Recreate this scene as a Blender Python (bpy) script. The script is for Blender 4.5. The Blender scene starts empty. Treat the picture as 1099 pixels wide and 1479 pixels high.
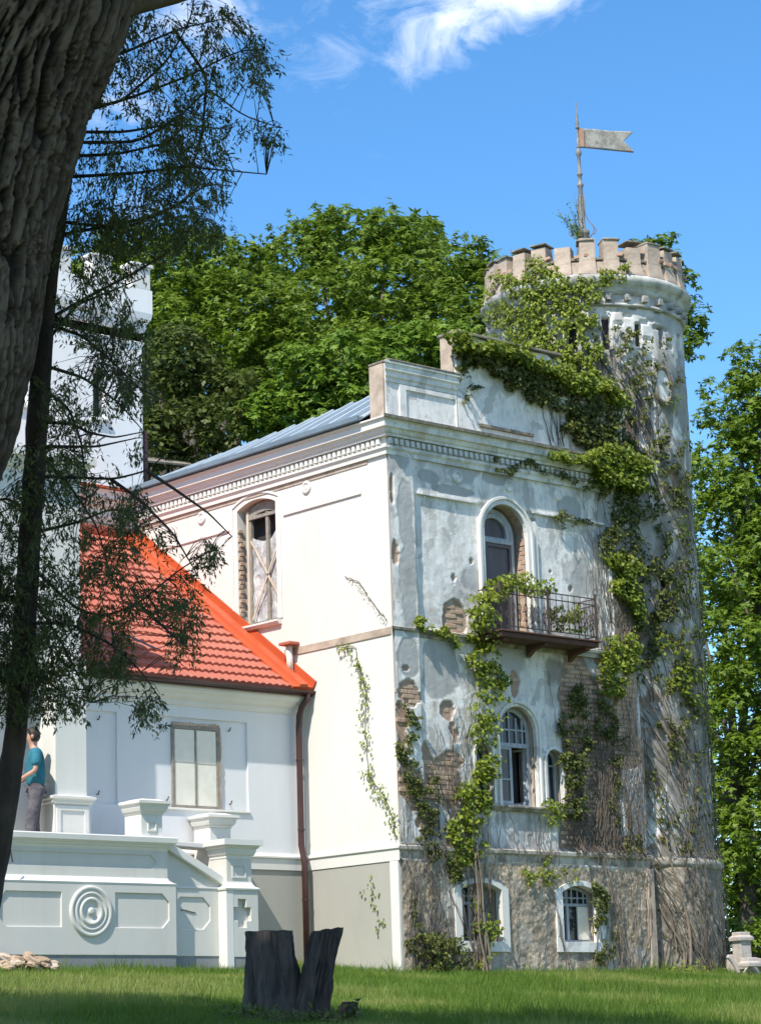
import bpy, bmesh, math, random
import numpy as np
from mathutils import Vector, Matrix
from mathutils.geometry import tessellate_polygon

rng = np.random.default_rng(7)
random.seed(7)
R_ = math.radians
scene = bpy.context.scene
COL = scene.collection

# ------------------------------------------------------------------ camera
PCX, PCY, FPX = 549.5, 739.5, 3600.0
YAW, PITCH, ROLL = R_(42.03), R_(12.36), R_(-1.84)
EYE = np.array([-25.53, -28.14, -1.25])
FW = np.array([math.sin(YAW)*math.cos(PITCH), math.cos(YAW)*math.cos(PITCH), math.sin(PITCH)])
_r = np.array([math.cos(YAW), -math.sin(YAW), 0.0]); _u = np.cross(_r, FW)
RT = _r*math.cos(ROLL)+_u*math.sin(ROLL); UP = -_r*math.sin(ROLL)+_u*math.cos(ROLL)
cd = bpy.data.cameras.new("camera"); cam = bpy.data.objects.new("camera", cd); COL.objects.link(cam)
cd.sensor_fit = 'HORIZONTAL'; cd.sensor_width = 36; cd.lens = FPX/1099*36
cd.clip_start = .5; cd.clip_end = 3000
m = Matrix.Identity(4)
for i in range(3):
    m[i][0] = RT[i]; m[i][1] = UP[i]; m[i][2] = -FW[i]; m[i][3] = EYE[i]
cam.matrix_world = m
scene.camera = cam

# ------------------------------------------------------------------ light
SUN_EL, SUN_AZ = R_(51), R_(21)      # azimuth measured from the street side wall normal towards the viewer
sd = Vector((-math.cos(SUN_AZ)*math.cos(SUN_EL), -math.sin(SUN_AZ)*math.cos(SUN_EL), math.sin(SUN_EL)))
sl = bpy.data.lights.new("sun", 'SUN'); sl.energy = 4.6; sl.angle = R_(.55); sl.color = (1, .945, .85)
sun = bpy.data.objects.new("sun", sl); COL.objects.link(sun); sun.rotation_euler = sd.to_track_quat('Z', 'Y').to_euler()
sun.location = (-20, -5, 30)
world = bpy.data.worlds.new("World"); scene.world = world; world.use_nodes = True
wn = world.node_tree; wn.nodes.clear()
def WN(t, **k):
    n = wn.nodes.new(t)
    for a, b in k.items(): setattr(n, a, b)
    return n
out = WN('ShaderNodeOutputWorld'); bg = WN('ShaderNodeBackground'); bg.inputs[1].default_value = .15
sky = WN('ShaderNodeTexSky', sky_type='NISHITA', sun_disc=False, sun_elevation=SUN_EL, sun_rotation=math.atan2(sd.x, sd.y),
         altitude=600, air_density=1.0, dust_density=.25, ozone_density=3.2)
hs = WN('ShaderNodeHueSaturation'); hs.inputs['Saturation'].default_value = 1.24; hs.inputs['Value'].default_value = 1.14; hs.inputs['Hue'].default_value = .498
wn.links.new(sky.outputs[0], hs.inputs['Color'])
tc = WN('ShaderNodeTexCoord')
def px_dir(a, b):
    d = FW+RT*(a-PCX)/FPX+UP*(PCY-b)/FPX
    return d/np.linalg.norm(d)
mp = WN('ShaderNodeMapping'); mp.inputs['Scale'].default_value = (1, 1, 1.6)
wn.links.new(tc.outputs['Generated'], mp.inputs[0])
nz = WN('ShaderNodeTexNoise'); nz.inputs['Scale'].default_value = 30; nz.inputs['Detail'].default_value = 10; nz.inputs['Roughness'].default_value = .66
nz.inputs['Distortion'].default_value = 1.1
wn.links.new(mp.outputs[0], nz.inputs['Vector'])
acc = None
def WM(op, a, b, c=None, clamp=False):
    n = WN('ShaderNodeMath', operation=op, use_clamp=clamp)
    for i, v in enumerate((a, b, c)):
        if v is None: continue
        if isinstance(v, (int, float)): n.inputs[i].default_value = v
        else: wn.links.new(v, n.inputs[i])
    return n.outputs[0]
for (a, b, rad, amt) in ((725, -25, .030, 1.0), (675, 15, .026, .85), (612, 50, .022, .62), (590, 85, .016, .5), (790, -40, .026, 1.0), (560, 10, .022, .42), (600, -60, .04, .55), (500, 40, .035, .35), (440, 90, .03, .25), (300, 20, .030, .62),
                         (400, 60, .022, .25), (170, 110, .04, .55), (280, 190, .035, .25), (480, 230, .03, .12), (160, 300, .04, .3)):
    dv = px_dir(a, b)
    vd = WN('ShaderNodeVectorMath', operation='DISTANCE'); vd.inputs[1].default_value = tuple(dv)
    nrm = WN('ShaderNodeVectorMath', operation='NORMALIZE'); wn.links.new(tc.outputs['Generated'], nrm.inputs[0])
    wn.links.new(nrm.outputs[0], vd.inputs[0])
    f = WM('SUBTRACT', 1.0, WM('DIVIDE', vd.outputs['Value'], rad), clamp=True)
    f = WM('MULTIPLY', WM('SMOOTH_MIN', f, .6, .3), amt*1.7)
    acc = f if acc is None else WM('MAXIMUM', acc, f)
cl = WM('ADD', WM('MULTIPLY', WM('SUBTRACT', nz.outputs['Fac'],   .47), 2.7), WM('SUBTRACT', acc, .38))
cl = WM('MULTIPLY', WM('MULTIPLY', cl, acc, clamp=True), .85, clamp=True)
# broad cloud field added outside the view to neutralise the blue sky light
nz2 = WN('ShaderNodeTexNoise'); nz2.inputs['Scale'].default_value = 3.1; nz2.inputs['Detail'].default_value = 6
wn.links.new(mp.outputs[0], nz2.inputs['Vector'])
cl2 = WM('MULTIPLY', WM('SUBTRACT', nz2.outputs['Fac'], .505, clamp=True), 4.5, clamp=True)
vd = WN('ShaderNodeVectorMath', operation='DISTANCE'); vd.inputs[1].default_value = tuple(px_dir(700, 500)); wn.links.new(nrm.outputs[0], vd.inputs[0])
cl2 = WM('MULTIPLY', cl2, WM('MULTIPLY', WM('SUBTRACT', vd.outputs['Value'], .22, clamp=True), 5.0, clamp=True))
cl = WM('MAXIMUM', cl, cl2)
mx = WN('ShaderNodeMix', data_type='RGBA'); mx.inputs['B'].default_value = (7.6, 7.8, 8.1, 1)
wn.links.new(cl, mx.inputs['Factor']); wn.links.new(hs.outputs[0], mx.inputs['A'])
wn.links.new(mx.outputs['Result'], bg.inputs[0]); wn.links.new(bg.outputs[0], out.inputs[0])
vs = scene.view_settings; vs.view_transform = 'Standard'; vs.look = 'None'; vs.gamma = 1; vs.exposure = 0.47; vs.use_curve_mapping = False

# ------------------------------------------------------------------ geometry of the place
def ray(a, b): return FW+RT*(a-PCX)/FPX+UP*(PCY-b)/FPX
def at(a, b, dep): return EYE+ray(a, b)*dep
def onY(a, b, Y=0.0):
    d = ray(a, b); p = EYE+d*(Y-EYE[1])/d[1]; return p
def F(a, b, Y=0.0):
    p = onY(a, b, Y); return (float(p[0]), float(p[2]))
def S(a, b, X=0.0):
    d = ray(a, b); p = EYE+d*(X-EYE[0])/d[0]; return (float(p[1]), float(p[2]))
def project(P):
    P = np.atleast_2d(P)-EYE; z = P@FW
    return PCX+FPX*(P@RT)/z, PCY-FPX*(P@UP)/z, z
def gz(x, y):
    y = np.asarray(y, float)
    return np.where(y < 2.5, .1*y, .25)-.0+np.where(y < -45, 0, 0)
def gz1(x, y): return float(.1*y if y < 2.5 else .25)

# numpy noise
_T = np.random.default_rng(3).random((64, 64))
def vnoise(x, y, seed=0):
    x = np.asarray(x, float)+seed*17.31; y = np.asarray(y, float)+seed*9.77
    xi = np.floor(x).astype(int); yi = np.floor(y).astype(int); fx = x-xi; fy = y-yi
    fx = fx*fx*(3-2*fx); fy = fy*fy*(3-2*fy)
    g = lambda a, b: _T[a % 64, b % 64]
    return (g(xi, yi)*(1-fx)+g(xi+1, yi)*fx)*(1-fy)+(g(xi, yi+1)*(1-fx)+g(xi+1, yi+1)*fx)*fy
def fbm(x, y, sc=1.0, o=4, seed=0):
    v = 0; a = .5; t = 0
    for k in range(o):
        v = v+a*vnoise(x*sc, y*sc, seed+k*3); t += a; a *= .5; sc *= 2.03
    return v/t
def voronoi(x, y, seed=0):
    rr = np.random.default_rng(seed+11); J = rr.random((128, 128, 3))
    xi = np.floor(x).astype(int); yi = np.floor(y).astype(int)
    f1 = np.full(x.shape, 9.); f2 = np.full(x.shape, 9.); cid = np.zeros(x.shape)
    for i in (-1, 0, 1):
        for j in (-1, 0, 1):
            a = (xi+i) % 128; b = (yi+j) % 128
            d = np.hypot(xi+i+J[a, b, 0]-x, yi+j+J[a, b, 1]-y)
            nw = d < f1
            f2 = np.where(nw, f1, np.minimum(f2, d)); cid = np.where(nw, J[a, b, 2], cid); f1 = np.where(nw, d, f1)
    return f1, f2, cid
def sstep(a, b, x):
    t = np.clip((x-a)/(b-a), 0, 1); return t*t*(3-2*t)
def inpoly(px, py, poly):
    px = np.asarray(px); c = np.zeros(px.shape, bool); n = len(poly)
    for i in range(n):
        x1, y1 = poly[i]; x2, y2 = poly[(i+1) % n]
        if y1 == y2: continue
        k = ((y1 > py) != (y2 > py)) & (px < (x2-x1)*(py-y1)/(y2-y1)+x1)
        c ^= k
    return c

# ------------------------------------------------------------------ materials
class NT:
    def __init__(s, name):
        s.m = bpy.data.materials.new(name); s.m.use_nodes = True; s.t = s.m.node_tree
        s.b = s.t.nodes['Principled BSDF']; s.o = s.t.nodes['Material Output']
        s.tc = None
    def n(s, t, **k):
        x = s.t.nodes.new(t)
        for a, b in k.items(): setattr(x, a, b)
        return x
    def l(s, a, b): s.t.links.new(a, b)
    def co(s, scale=(1, 1, 1), kind='Object'):
        if s.tc is None: s.tc = s.n('ShaderNodeTexCoord')
        mp = s.n('ShaderNodeMapping'); mp.inputs['Scale'].default_value = scale
        s.l(s.tc.outputs[kind], mp.inputs[0]); return mp.outputs[0]
    def noise(s, sc=5, det=5, rough=.55, stretch=(1, 1, 1), dist=0):
        x = s.n('ShaderNodeTexNoise'); x.inputs['Scale'].default_value = sc; x.inputs['Detail'].default_value = det
        x.inputs['Roughness'].default_value = rough; x.inputs['Distortion'].default_value = dist
        s.l(s.co(stretch), x.inputs['Vector']); return x.outputs['Fac']
    def ramp(s, f, a, b, lo=0., hi=1.):
        x = s.n('ShaderNodeMapRange'); x.inputs[1].default_value = a; x.inputs[2].default_value = b; x.inputs[3].default_value = lo; x.inputs[4].default_value = hi
        s.l(f, x.inputs[0]); return x.outputs[0]
    def mul(s, a, b, op='MULTIPLY'):
        x = s.n('ShaderNodeMath', operation=op, use_clamp=True)
        for i, v in enumerate((a, b)):
            if isinstance(v, (int, float)): x.inputs[i].default_value = v
            else: s.l(v, x.inputs[i])
        return x.outputs[0]
    def mix(s, f, a, b):
        x = s.n('ShaderNodeMix', data_type='RGBA')
        for k, v in (('Factor', f), ('A', a), ('B', b)):
            if isinstance(v, (int, float)): x.inputs[k].default_value = v
            elif isinstance(v, tuple): x.inputs[k].default_value = (*v, 1) if len(v) == 3 else v
            else: s.l(v, x.inputs[k])
        return x.outputs['Result']
    def bump(s, h, st=.3, d=.01):
        x = s.n('ShaderNodeBump'); x.inputs['Strength'].default_value = st; x.inputs['Distance'].default_value = d
        s.l(h, x.inputs['Height']); s.l(x.outputs[0], s.b.inputs['Normal'])
    def col(s, c):
        if isinstance(c, tuple): s.b.inputs['Base Color'].default_value = (*c, 1)
        else: s.l(c, s.b.inputs['Base Color'])
    def rough(s, r): s.b.inputs['Roughness'].default_value = r
def simple(name, c1, c2=None, sc=6, rough=.8, bump=.2, bs=40, bd=.004, metal=0, stretch=(1, 1, 1), lo=.35, hi=.65):
    s = NT(name)
    c2 = c2 or tuple(v*.8 for v in c1)
    s.col(s.mix(s.ramp(s.noise(sc, 6, .6, stretch), lo, hi), c1, c2)); s.rough(rough); s.b.inputs['Metallic'].default_value = metal
    if bump: s.bump(s.noise(bs, 4, .6, stretch), bump, bd)
    return s.m
M = {}
def fresh_plaster(name, base, shade, dirt=.12):
    s = NT(name)
    c = s.mix(s.ramp(s.noise(.9, 6, .6, (1, 1, .45)), .35, .7), base, shade)
    st = s.mul(s.ramp(s.noise(5, 5, .65, (1, 1, .12)), .55, .8), dirt)
    c = s.mix(st, c, (.36, .34, .3)); s.col(c); s.rough(.88)
    s.bump(s.noise(60, 5, .65), .16, .004); return s.m
M['cream'] = fresh_plaster('new_cream_plaster', (.70, .675, .62), (.655, .625, .565), .2)
M['white'] = fresh_plaster('new_white_plaster', (.72, .725, .73), (.66, .67, .69), .10)
M['terrace'] = fresh_plaster('terrace_render', (.62, .605, .555), (.55, .535, .49), .25)
M['trim'] = fresh_plaster('white_trim', (.72, .70, .65), (.655, .635, .59), .18)
M['plinth'] = fresh_plaster('grey_plinth_render', (.40, .39, .34), (.35, .34, .30), .35)
M['basegrey'] = fresh_plaster('dark_grey_base_render', (.24, .25, .26), (.20, .21, .22), .3)
def old_plaster(name, masked=True):
    s = NT(name)
    w = s.mix(s.ramp(s.noise(2.3, 7, .62), .44, .60), (.81, .79, .75), (.67, .665, .64))
    w = s.mix(s.ramp(s.noise(1.9, 8, .62, (1, 1, .8), .8), .545, .565, 0, .8), w, (.47, .465, .44))
    w = s.mix(s.ramp(s.noise(3.1, 7, .65, (1, 1, .7), .5), .56, .66, 0, .55), w, (.55, .46, .35))
    w = s.mix(s.ramp(s.noise(9, 7, .72, (1, 1, .6)), .5, .72, 0, .6), w, (.34, .345, .33))
    w = s.mix(s.ramp(s.noise(4.5, 6, .7, (1, 1, .16)), .52, .74, 0, .5), w, (.27, .26, .23))
    c = w
    if masked:
        a = s.n('ShaderNodeAttribute', attribute_name='mask'); sp = s.n('ShaderNodeSeparateColor'); s.l(a.outputs['Color'], sp.inputs[0])
        c = s.mix(sp.outputs[2], c, s.mix(s.ramp(s.noise(3, 5), .3, .7), (.36, .37, .365), (.46, .46, .44)))
        brick = s.mix(s.ramp(s.noise(9, 6, .7), .3, .7), (.45, .325, .235), (.34, .225, .165))
        c = s.mix(sp.outputs[0], c, brick)
        rub = s.mix(s.ramp(s.noise(21, 8, .8, (1, 1, 1), .6), .42, .56), (.66, .55, .41), (.30, .235, .165))
        rub = s.mix(s.ramp(s.noise(2.2, 5, .6), .5, .72, 0, .6), rub, (.46, .33, .17))
        rub = s.mix(s.ramp(s.noise(4, 6, .7), .56, .66, 0, .7), rub, (.60, .56, .49))
        c = s.mix(sp.outputs[1], c, rub)
        c = s.mix(s.mul(a.outputs['Alpha'], .85), c, s.mix(s.ramp(s.noise(6, 5), .3, .7), (.13, .115, .095), (.21, .19, .155)))
    s.col(c); s.rough(.92); s.bump(s.noise(35, 7, .7), .55, .012); return s.m
M['old'] = old_plaster('old_peeling_plaster'); M['oldplain'] = old_plaster('old_weathered_plaster', False)
M['dirty'] = simple('dirt_stained_moulding', (.52, .48, .41), (.17, .15, .12), 3.5, .93, .6, 30, .014, lo=.4, hi=.62)
M['towerplain'] = simple('sooty_tower_moulding', (.56, .55, .51), (.27, .26, .235), 3.2, .93, .6, 30, .014, lo=.42, hi=.60)
M['tan'] = simple('tan_weathered_render', (.52, .42, .33), (.33, .255, .20), 4, .92, .5, 30, .012)
M['ledge'] = simple('mossy_ledge', (.30, .26, .20), (.13, .12, .09), 9, .95, .5, 30, .012)
def brickmat(name, a, b):
    s = NT(name); oi = s.n('ShaderNodeObjectInfo')
    c = s.mix(oi.outputs['Random'], a, b); c = s.mix(s.ramp(s.noise(22, 5), .4, .75, 0, .7), c, (.42, .37, .30))
    s.col(c); s.rough(.93); s.bump(s.noise(70, 5, .7), .6, .006); return s.m
M['brick'] = brickmat('old_brick', (.38, .20, .13), (.46, .29, .20))
M['bricktan'] = brickmat('tan_brick', (.54, .395, .27), (.44, .28, .19))  # tan is the brick's own colour, varied per brick
M['rubbleb'] = brickmat('broken_tan_brick', (.40, .28, .18), (.30, .20, .13))
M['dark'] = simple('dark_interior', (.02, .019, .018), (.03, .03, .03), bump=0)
def rooft():
    s = NT('red_roof_tile')
    oi = s.n('ShaderNodeObjectInfo'); c = s.mix(s.ramp(s.noise(3, 5), .3, .7), (.35, .085, .05), (.43, .125, .08)); c = s.mix(s.mul(oi.outputs['Random'], .35), c, (.47, .18, .12))
    c = s.mix(s.ramp(s.noise(9, 6, .7), .55, .75, 0, .55), c, (.22, .095, .07)); s.col(c); s.rough(.75); s.bump(s.noise(60, 3), .1, .003); return s.m
M['tile'] = rooft()
M['flash'] = simple('orange_red_flashing', (.50, .088, .026), (.44, .075, .022), 2, .5, .05)
M['gutter'] = simple('brown_red_gutter', (.045, .018, .017), (.06, .024, .021), 4, .38, .05)
def metalroof():
    s = NT('galvanised_roof'); c = s.mix(s.ramp(s.noise(1.8, 5), .3, .7), (.12, .165, .205), (.17, .22, .26)); s.col(c); s.rough(.55); s.b.inputs['Specular IOR Level'].default_value = .3
    s.bump(s.noise(3, 3), .12, .01); return s.m
M['metal'] = metalroof()
M['seam'] = simple('bright_seam_metal', (.62, .68, .72), (.5, .56, .6), 3, .35, .05)
M['glass'] = simple('dark_window_glass', (.018, .022, .028), (.03, .034, .04), 2, .08, 0)
M['frame'] = simple('blue_grey_painted_wood', (.42, .46, .50), (.28, .30, .32), 14, .7, .3, 60, .003, stretch=(1, 1, .2))
M['door'] = simple('grey_purple_door_paint', (.105, .092, .105), (.075, .066, .075), 8, .55, .3, 60, .003, stretch=(1, 1, .2))
M['wood'] = simple('raw_timber_lath', (.62, .54, .42), (.45, .37, .27), 12, .8, .3, 60, .003, stretch=(1, 1, .2))
M['board'] = simple('off_white_board', (.78, .75, .66), (.70, .67, .58), 5, .75, .1)
M['greywood'] = simple('grey_brown_wood', (.30, .27, .23), (.20, .18, .15), 12, .85, .3)
def plastic():
    s = NT('creased_plastic_sheet'); s.col(s.mix(s.ramp(s.noise(4, 6, .6, (1, 1.5, .8), .6), .35, .65), (.62, .61, .58), (.36, .365, .37))); s.rough(.32)
    s.bump(s.noise(5, 5, .5, (1, 2, .7), 1.4), .9, .05); return s.m
M['plastic'] = plastic()
M['iron'] = simple('rusty_iron', (.085, .05, .04), (.05, .04, .038), 18, .75, .4, 60, .003)
M['slab'] = simple('rusty_balcony_slab', (.13, .055, .04), (.08, .045, .036), 8, .85, .5, 40, .01)
M['vane'] = simple('weathered_pole_metal', (.16, .14, .13), (.25, .24, .22), 14, .6, .2)
M['flag'] = simple('tarnished_sheet_flag', (.36, .35, .31), (.22, .20, .17), 7, .6, .4, 14, .02, lo=.4, hi=.6)
M['stone'] = simple('pale_cut_stone', (.52, .46, .41), (.38, .33, .30), 8, .9, .5, 40, .01)
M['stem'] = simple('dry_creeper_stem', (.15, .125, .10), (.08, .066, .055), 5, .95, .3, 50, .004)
M['stemtan'] = simple('tan_creeper_stem', (.25, .20, .145), (.17, .135, .10), 5, .95, .3, 50, .004)  # pale tan stems, their own colour
def bark(name, a, b):
    s = NT(name); at_ = s.n('ShaderNodeAttribute', attribute_name='furrow')
    c = s.mix(s.ramp(s.noise(7, 7, .7, (1, 1, .4)), .3, .7), a, b)
    c = s.mix(s.mul(at_.outputs['Fac'], 1.0), c, (.016, .013, .011)); s.col(c); s.rough(.95)
    s.bump(s.noise(42, 9, .82, (1, 1, .33)), 1.0, .035); return s.m
M['bark'] = bark('furrowed_bark', (.30, .235, .185), (.15, .115, .09))
M['bark2'] = simple('thin_dark_bark', (.075, .056, .045), (.035, .027, .022), 9, .95, .7, 45, .01, stretch=(1, 1, .3))
M['bark3'] = simple('grey_bark', (.13, .11, .09), (.07, .06, .05), 5, .95, .5, 20, .02, stretch=(1, 1, .3))
M['stumpwood'] = simple('shade_darkened_wood', (.115, .092, .078), (.03, .026, .023), 9, .88, 1.0, 22, .03, stretch=(1, 1, .22))  # brown stump wood, tree shade deepened in its colour
M['cut'] = simple('pale_cut_wood', (.42, .40, .36), (.2, .18, .16), 8, .9, .4)  # sawn top, greyer and paler than the stems
def leafm(name, a, b, c, trans=.38, rough=.5):
    s = NT(name); at_ = s.n('ShaderNodeAttribute', attribute_name='v')
    k = s.mix(s.ramp(at_.outputs['Fac'], 0, .55), a, b); k = s.mix(s.ramp(at_.outputs['Fac'], .55, 1), k, c)
    s.col(k); s.rough(rough); s.b.inputs['Specular IOR Level'].default_value = .35
    tr = s.n('ShaderNodeBsdfTranslucent'); s.l(k, tr.inputs[0]); ms = s.n('ShaderNodeMixShader'); ms.inputs[0].default_value = trans
    s.l(s.b.outputs[0], ms.inputs[1]); s.l(tr.outputs[0], ms.inputs[2]); s.l(ms.outputs[0], s.o.inputs[0]); return s.m
M['chestnut'] = leafm('chestnut_leaf', (.075, .125, .012), (.155, .24, .02), (.27, .36, .04))
M['linden'] = leafm('linden_leaf', (.09, .17, .015), (.16, .26, .022), (.24, .36, .04))
M['bright'] = leafm('bright_leaf', (.10, .17, .015), (.165, .255, .022), (.26, .36, .04))
M['olive'] = leafm('olive_leaf', (.06, .085, .018), (.10, .13, .024), (.17, .19, .04))
M['fir'] = leafm('cypress_spray', (.065, .085, .03), (.10, .125, .04), (.18, .20, .07), .42)
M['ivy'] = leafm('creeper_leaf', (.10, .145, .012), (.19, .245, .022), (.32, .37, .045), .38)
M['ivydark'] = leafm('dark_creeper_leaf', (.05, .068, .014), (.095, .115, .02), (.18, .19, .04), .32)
M['grass'] = leafm('grass_blade', (.10, .17, .02), (.15, .25, .03), (.30, .32, .09), .42, .55)
def groundm():
    s = NT('lawn_soil'); c = s.mix(s.ramp(s.noise(.9, 6), .35, .65), (.075, .12, .022), (.12, .155, .035)); c = s.mix(s.ramp(s.noise(30, 5), .45, .7, 0, .6), c, (.05, .05, .025))
    s.col(c); s.rough(.95); s.bump(s.noise(25, 5), .8, .04); return s.m
M['ground'] = groundm()
M['skin'] = simple('skin', (.50, .28, .20), (.44, .24, .17), 9, .55, .05)
M['teal'] = simple('teal_cotton', (.03, .20, .27), (.02, .13, .18), 10, .9, .4, 25, .01)
M['jeans'] = simple('dark_patterned_denim', (.06, .055, .07), (.13, .12, .13), 13, .9, .3, 40, .006)
M['hair'] = simple('dark_hair', (.035, .022, .015), (.02, .013, .01), 30, .6, .4)
M['bag'] = simple('dark_red_leather', (.09, .03, .025), (.06, .02, .018), 12, .5, .2)

# ------------------------------------------------------------------ mesh helpers
def finish(me, name, mat, parent, smooth):
    if isinstance(mat, str): mat = M[mat]
    me.materials.append(mat)
    if smooth: me.polygons.foreach_set('use_smooth', [True]*len(me.polygons))
    o = bpy.data.objects.new(name, me); COL.objects.link(o)
    if parent:
        o.parent = parent
        if parent.type == 'EMPTY': o.matrix_parent_inverse = Matrix.Translation(-parent.location)
    return o
def npmesh(name, V, Fq, mat, parent=None, smooth=False, attrs=None):
    V = np.asarray(V, np.float32); Fq = np.asarray(Fq, np.int32); k = Fq.shape[1]
    me = bpy.data.meshes.new(name); me.vertices.add(len(V)); me.vertices.foreach_set('co', V.ravel())
    me.loops.add(Fq.size); me.loops.foreach_set('vertex_index', Fq.ravel())
    me.polygons.add(len(Fq)); me.polygons.foreach_set('loop_start', np.arange(len(Fq), dtype=np.int32)*k)
    try: me.polygons.foreach_set('loop_total', np.full(len(Fq), k, dtype=np.int32))
    except Exception: pass
    me.update(calc_edges=True)
    for nm, (ty, arr) in (attrs or {}).items():
        a = me.attributes.new(nm, ty, 'POINT')
        a.data.foreach_set('color' if ty == 'FLOAT_COLOR' else 'value', np.asarray(arr, np.float32).ravel())
    return finish(me, name, mat, parent, smooth)
class MB:
    def __init__(s): s.v = []; s.f = []
    def add(s, v, f):
        b = len(s.v); s.v += [tuple(map(float, p)) for p in v]; s.f += [tuple(b+i for i in q) for q in f]; return s
    def box(s, x0, y0, z0, x1, y1, z1):
        if x0 > x1: x0, x1 = x1, x0
        if y0 > y1: y0, y1 = y1, y0
        v = [(x0, y0, z0), (x1, y0, z0), (x1, y1, z0), (x0, y1, z0), (x0, y0, z1), (x1, y0, z1), (x1, y1, z1), (x0, y1, z1)]
        return s.add(v, [(0, 3, 2, 1), (4, 5, 6, 7), (0, 1, 5, 4), (1, 2, 6, 5), (2, 3, 7, 6), (3, 0, 4, 7)])
    def taper(s, cx, cy, z0, z1, a0, b0, a1, b1):
        v = [(cx-a0, cy-b0, z0), (cx+a0, cy-b0, z0), (cx+a0, cy+b0, z0), (cx-a0, cy+b0, z0), (cx-a1, cy-b1, z1), (cx+a1, cy-b1, z1), (cx+a1, cy+b1, z1), (cx-a1, cy+b1, z1)]
        return s.add(v, [(0, 3, 2, 1), (4, 5, 6, 7), (0, 1, 5, 4), (1, 2, 6, 5), (2, 3, 7, 6), (3, 0, 4, 7)])
    def beam(s, p, q, w, h, up=(0, 0, 1)):
        p = Vector(p); q = Vector(q); d = (q-p).normalized(); a = d.cross(Vector(up)).normalized()*w/2; b = a.cross(d).normalized()*h/2
        v = [p-a-b, p+a-b, p+a+b, p-a+b, q-a-b, q+a-b, q+a+b, q-a+b]
        return s.add(v, [(0, 3, 2, 1), (4, 5, 6, 7), (0, 1, 5, 4), (1, 2, 6, 5), (2, 3, 7, 6), (3, 0, 4, 7)])
    def tube(s, pts, rad, n=8, cap=True):
        pts = [Vector(p) for p in pts]; k = len(pts)
        if not hasattr(rad, '__len__'): rad = [rad]*k
        ref = Vector((.13, .31, .94)); v = []; f = []
        for i, p in enumerate(pts):
            d = (pts[min(i+1, k-1)]-pts[max(i-1, 0)]).normalized()
            a = d.cross(ref)
            if a.length < .05: a = d.cross(Vector((1, 0, 0)))
            a.normalize(); b = d.cross(a).normalized()
            for j in range(n):
                t = 2*math.pi*j/n; v.append(p+(a*math.cos(t)+b*math.sin(t))*rad[i])
        for i in range(k-1):
            for j in range(n):
                f.append((i*n+j, i*n+(j+1) % n, (i+1)*n+(j+1) % n, (i+1)*n+j))
        if cap: f.append(tuple(range(n-1, -1, -1))); f.append(tuple((k-1)*n+j for j in range(n)))
        return s.add(v, f)
    def lathe(s, c, prof, n=32, axis='z', closed=False):
        v = []; f = []; k = len(prof)
        for j in range(n):
            t = 2*math.pi*j/n
            for r, h in prof:
                if axis == 'z': v.append((c[0]+r*math.cos(t), c[1]+r*math.sin(t), c[2]+h))
                elif axis == 'y': v.append((c[0]+r*math.cos(t), c[1]-h, c[2]+r*math.sin(t)))   # h = outset towards -Y
                else: v.append((c[0]-h, c[1]+r*math.cos(t), c[2]+r*math.sin(t)))              # h = outset towards -X
        for j in range(n):
            for i in range(k-1):
                a = j*k+i; b = ((j+1) % n)*k+i
                f.append((a, b, b+1, a+1))
        return s.add(v, f)
    def plate(s, loops, mp, w0, w1):
        """loops: outer + holes in (u,v); mp(u,v,w)->xyz; solid between w0 and w1"""
        tri = tessellate_polygon([[Vector((u, v, 0)) for u, v in L] for L in loops])
        pts = [p for L in loops for p in L]; n = len(pts)
        v = [mp(a, b, w0) for a, b in pts]+[mp(a, b, w1) for a, b in pts]
        f = [tuple(t) for t in tri]+[tuple(n+i for i in reversed(t)) for t in tri]
        b = 0
        for L in loops:
            k = len(L)
            for i in range(k): f.append((b+i, b+(i+1) % k, n+b+(i+1) % k, n+b+i))
            b += k
        return s.add(v, f)
    def sweep(s, path, prof, segs=None):
        """closed profile (outset,z) swept along an open path with mitres; outset to the right of travel"""
        P = [Vector(p) for p in path]; k = len(P); N = []
        for i in range(k):
            ds = []
            if i > 0: ds.append((P[i]-P[i-1]).normalized())
            if i < k-1: ds.append((P[i+1]-P[i]).normalized())
            ns = [Vector((d.y, -d.x)) for d in ds]; a = sum(ns, Vector((0, 0)))
            a = a.normalized(); N.append(a/(a.dot(ns[0])))
        m_ = len(prof)
        for i in (segs if segs is not None else range(k-1)):
            v = []
            for j in (i, i+1):
                for o_, z in prof: v.append((P[j].x+N[j].x*o_, P[j].y+N[j].y*o_, z))
            f = [(a, (a+1) % m_, m_+(a+1) % m_, m_+a) for a in range(m_)]
            f += [tuple(range(m_-1, -1, -1)), tuple(range(m_, 2*m_))]
            s.add(v, f)
        return s
    def build(s, name, mat, parent=None, smooth=False, bevel=0, seg=2):
        me = bpy.data.meshes.new(name); me.from_pydata(s.v, [], s.f); me.update()
        bm = bmesh.new(); bm.from_mesh(me); bmesh.ops.recalc_face_normals(bm, faces=bm.faces); bm.to_mesh(me); bm.free()
        o = finish(me, name, mat, parent, smooth)
        if bevel:
            b = o.modifiers.new('bevel', 'BEVEL'); b.width = bevel; b.segments = seg; b.limit_method = 'ANGLE'; b.angle_limit = R_(35)
        return o
def tag(o, label=None, cat=None, group=None, kind=None):
    if label: o['label'] = label
    if cat: o['category'] = cat
    if group: o['group'] = group
    if kind: o['kind'] = kind
    return o
def empty(name, loc, label, cat, group=None):
    o = bpy.data.objects.new(name, None); COL.objects.link(o); o.location = loc; o.empty_display_size = .3
    tag(o, label, cat, group)
    return o
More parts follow.
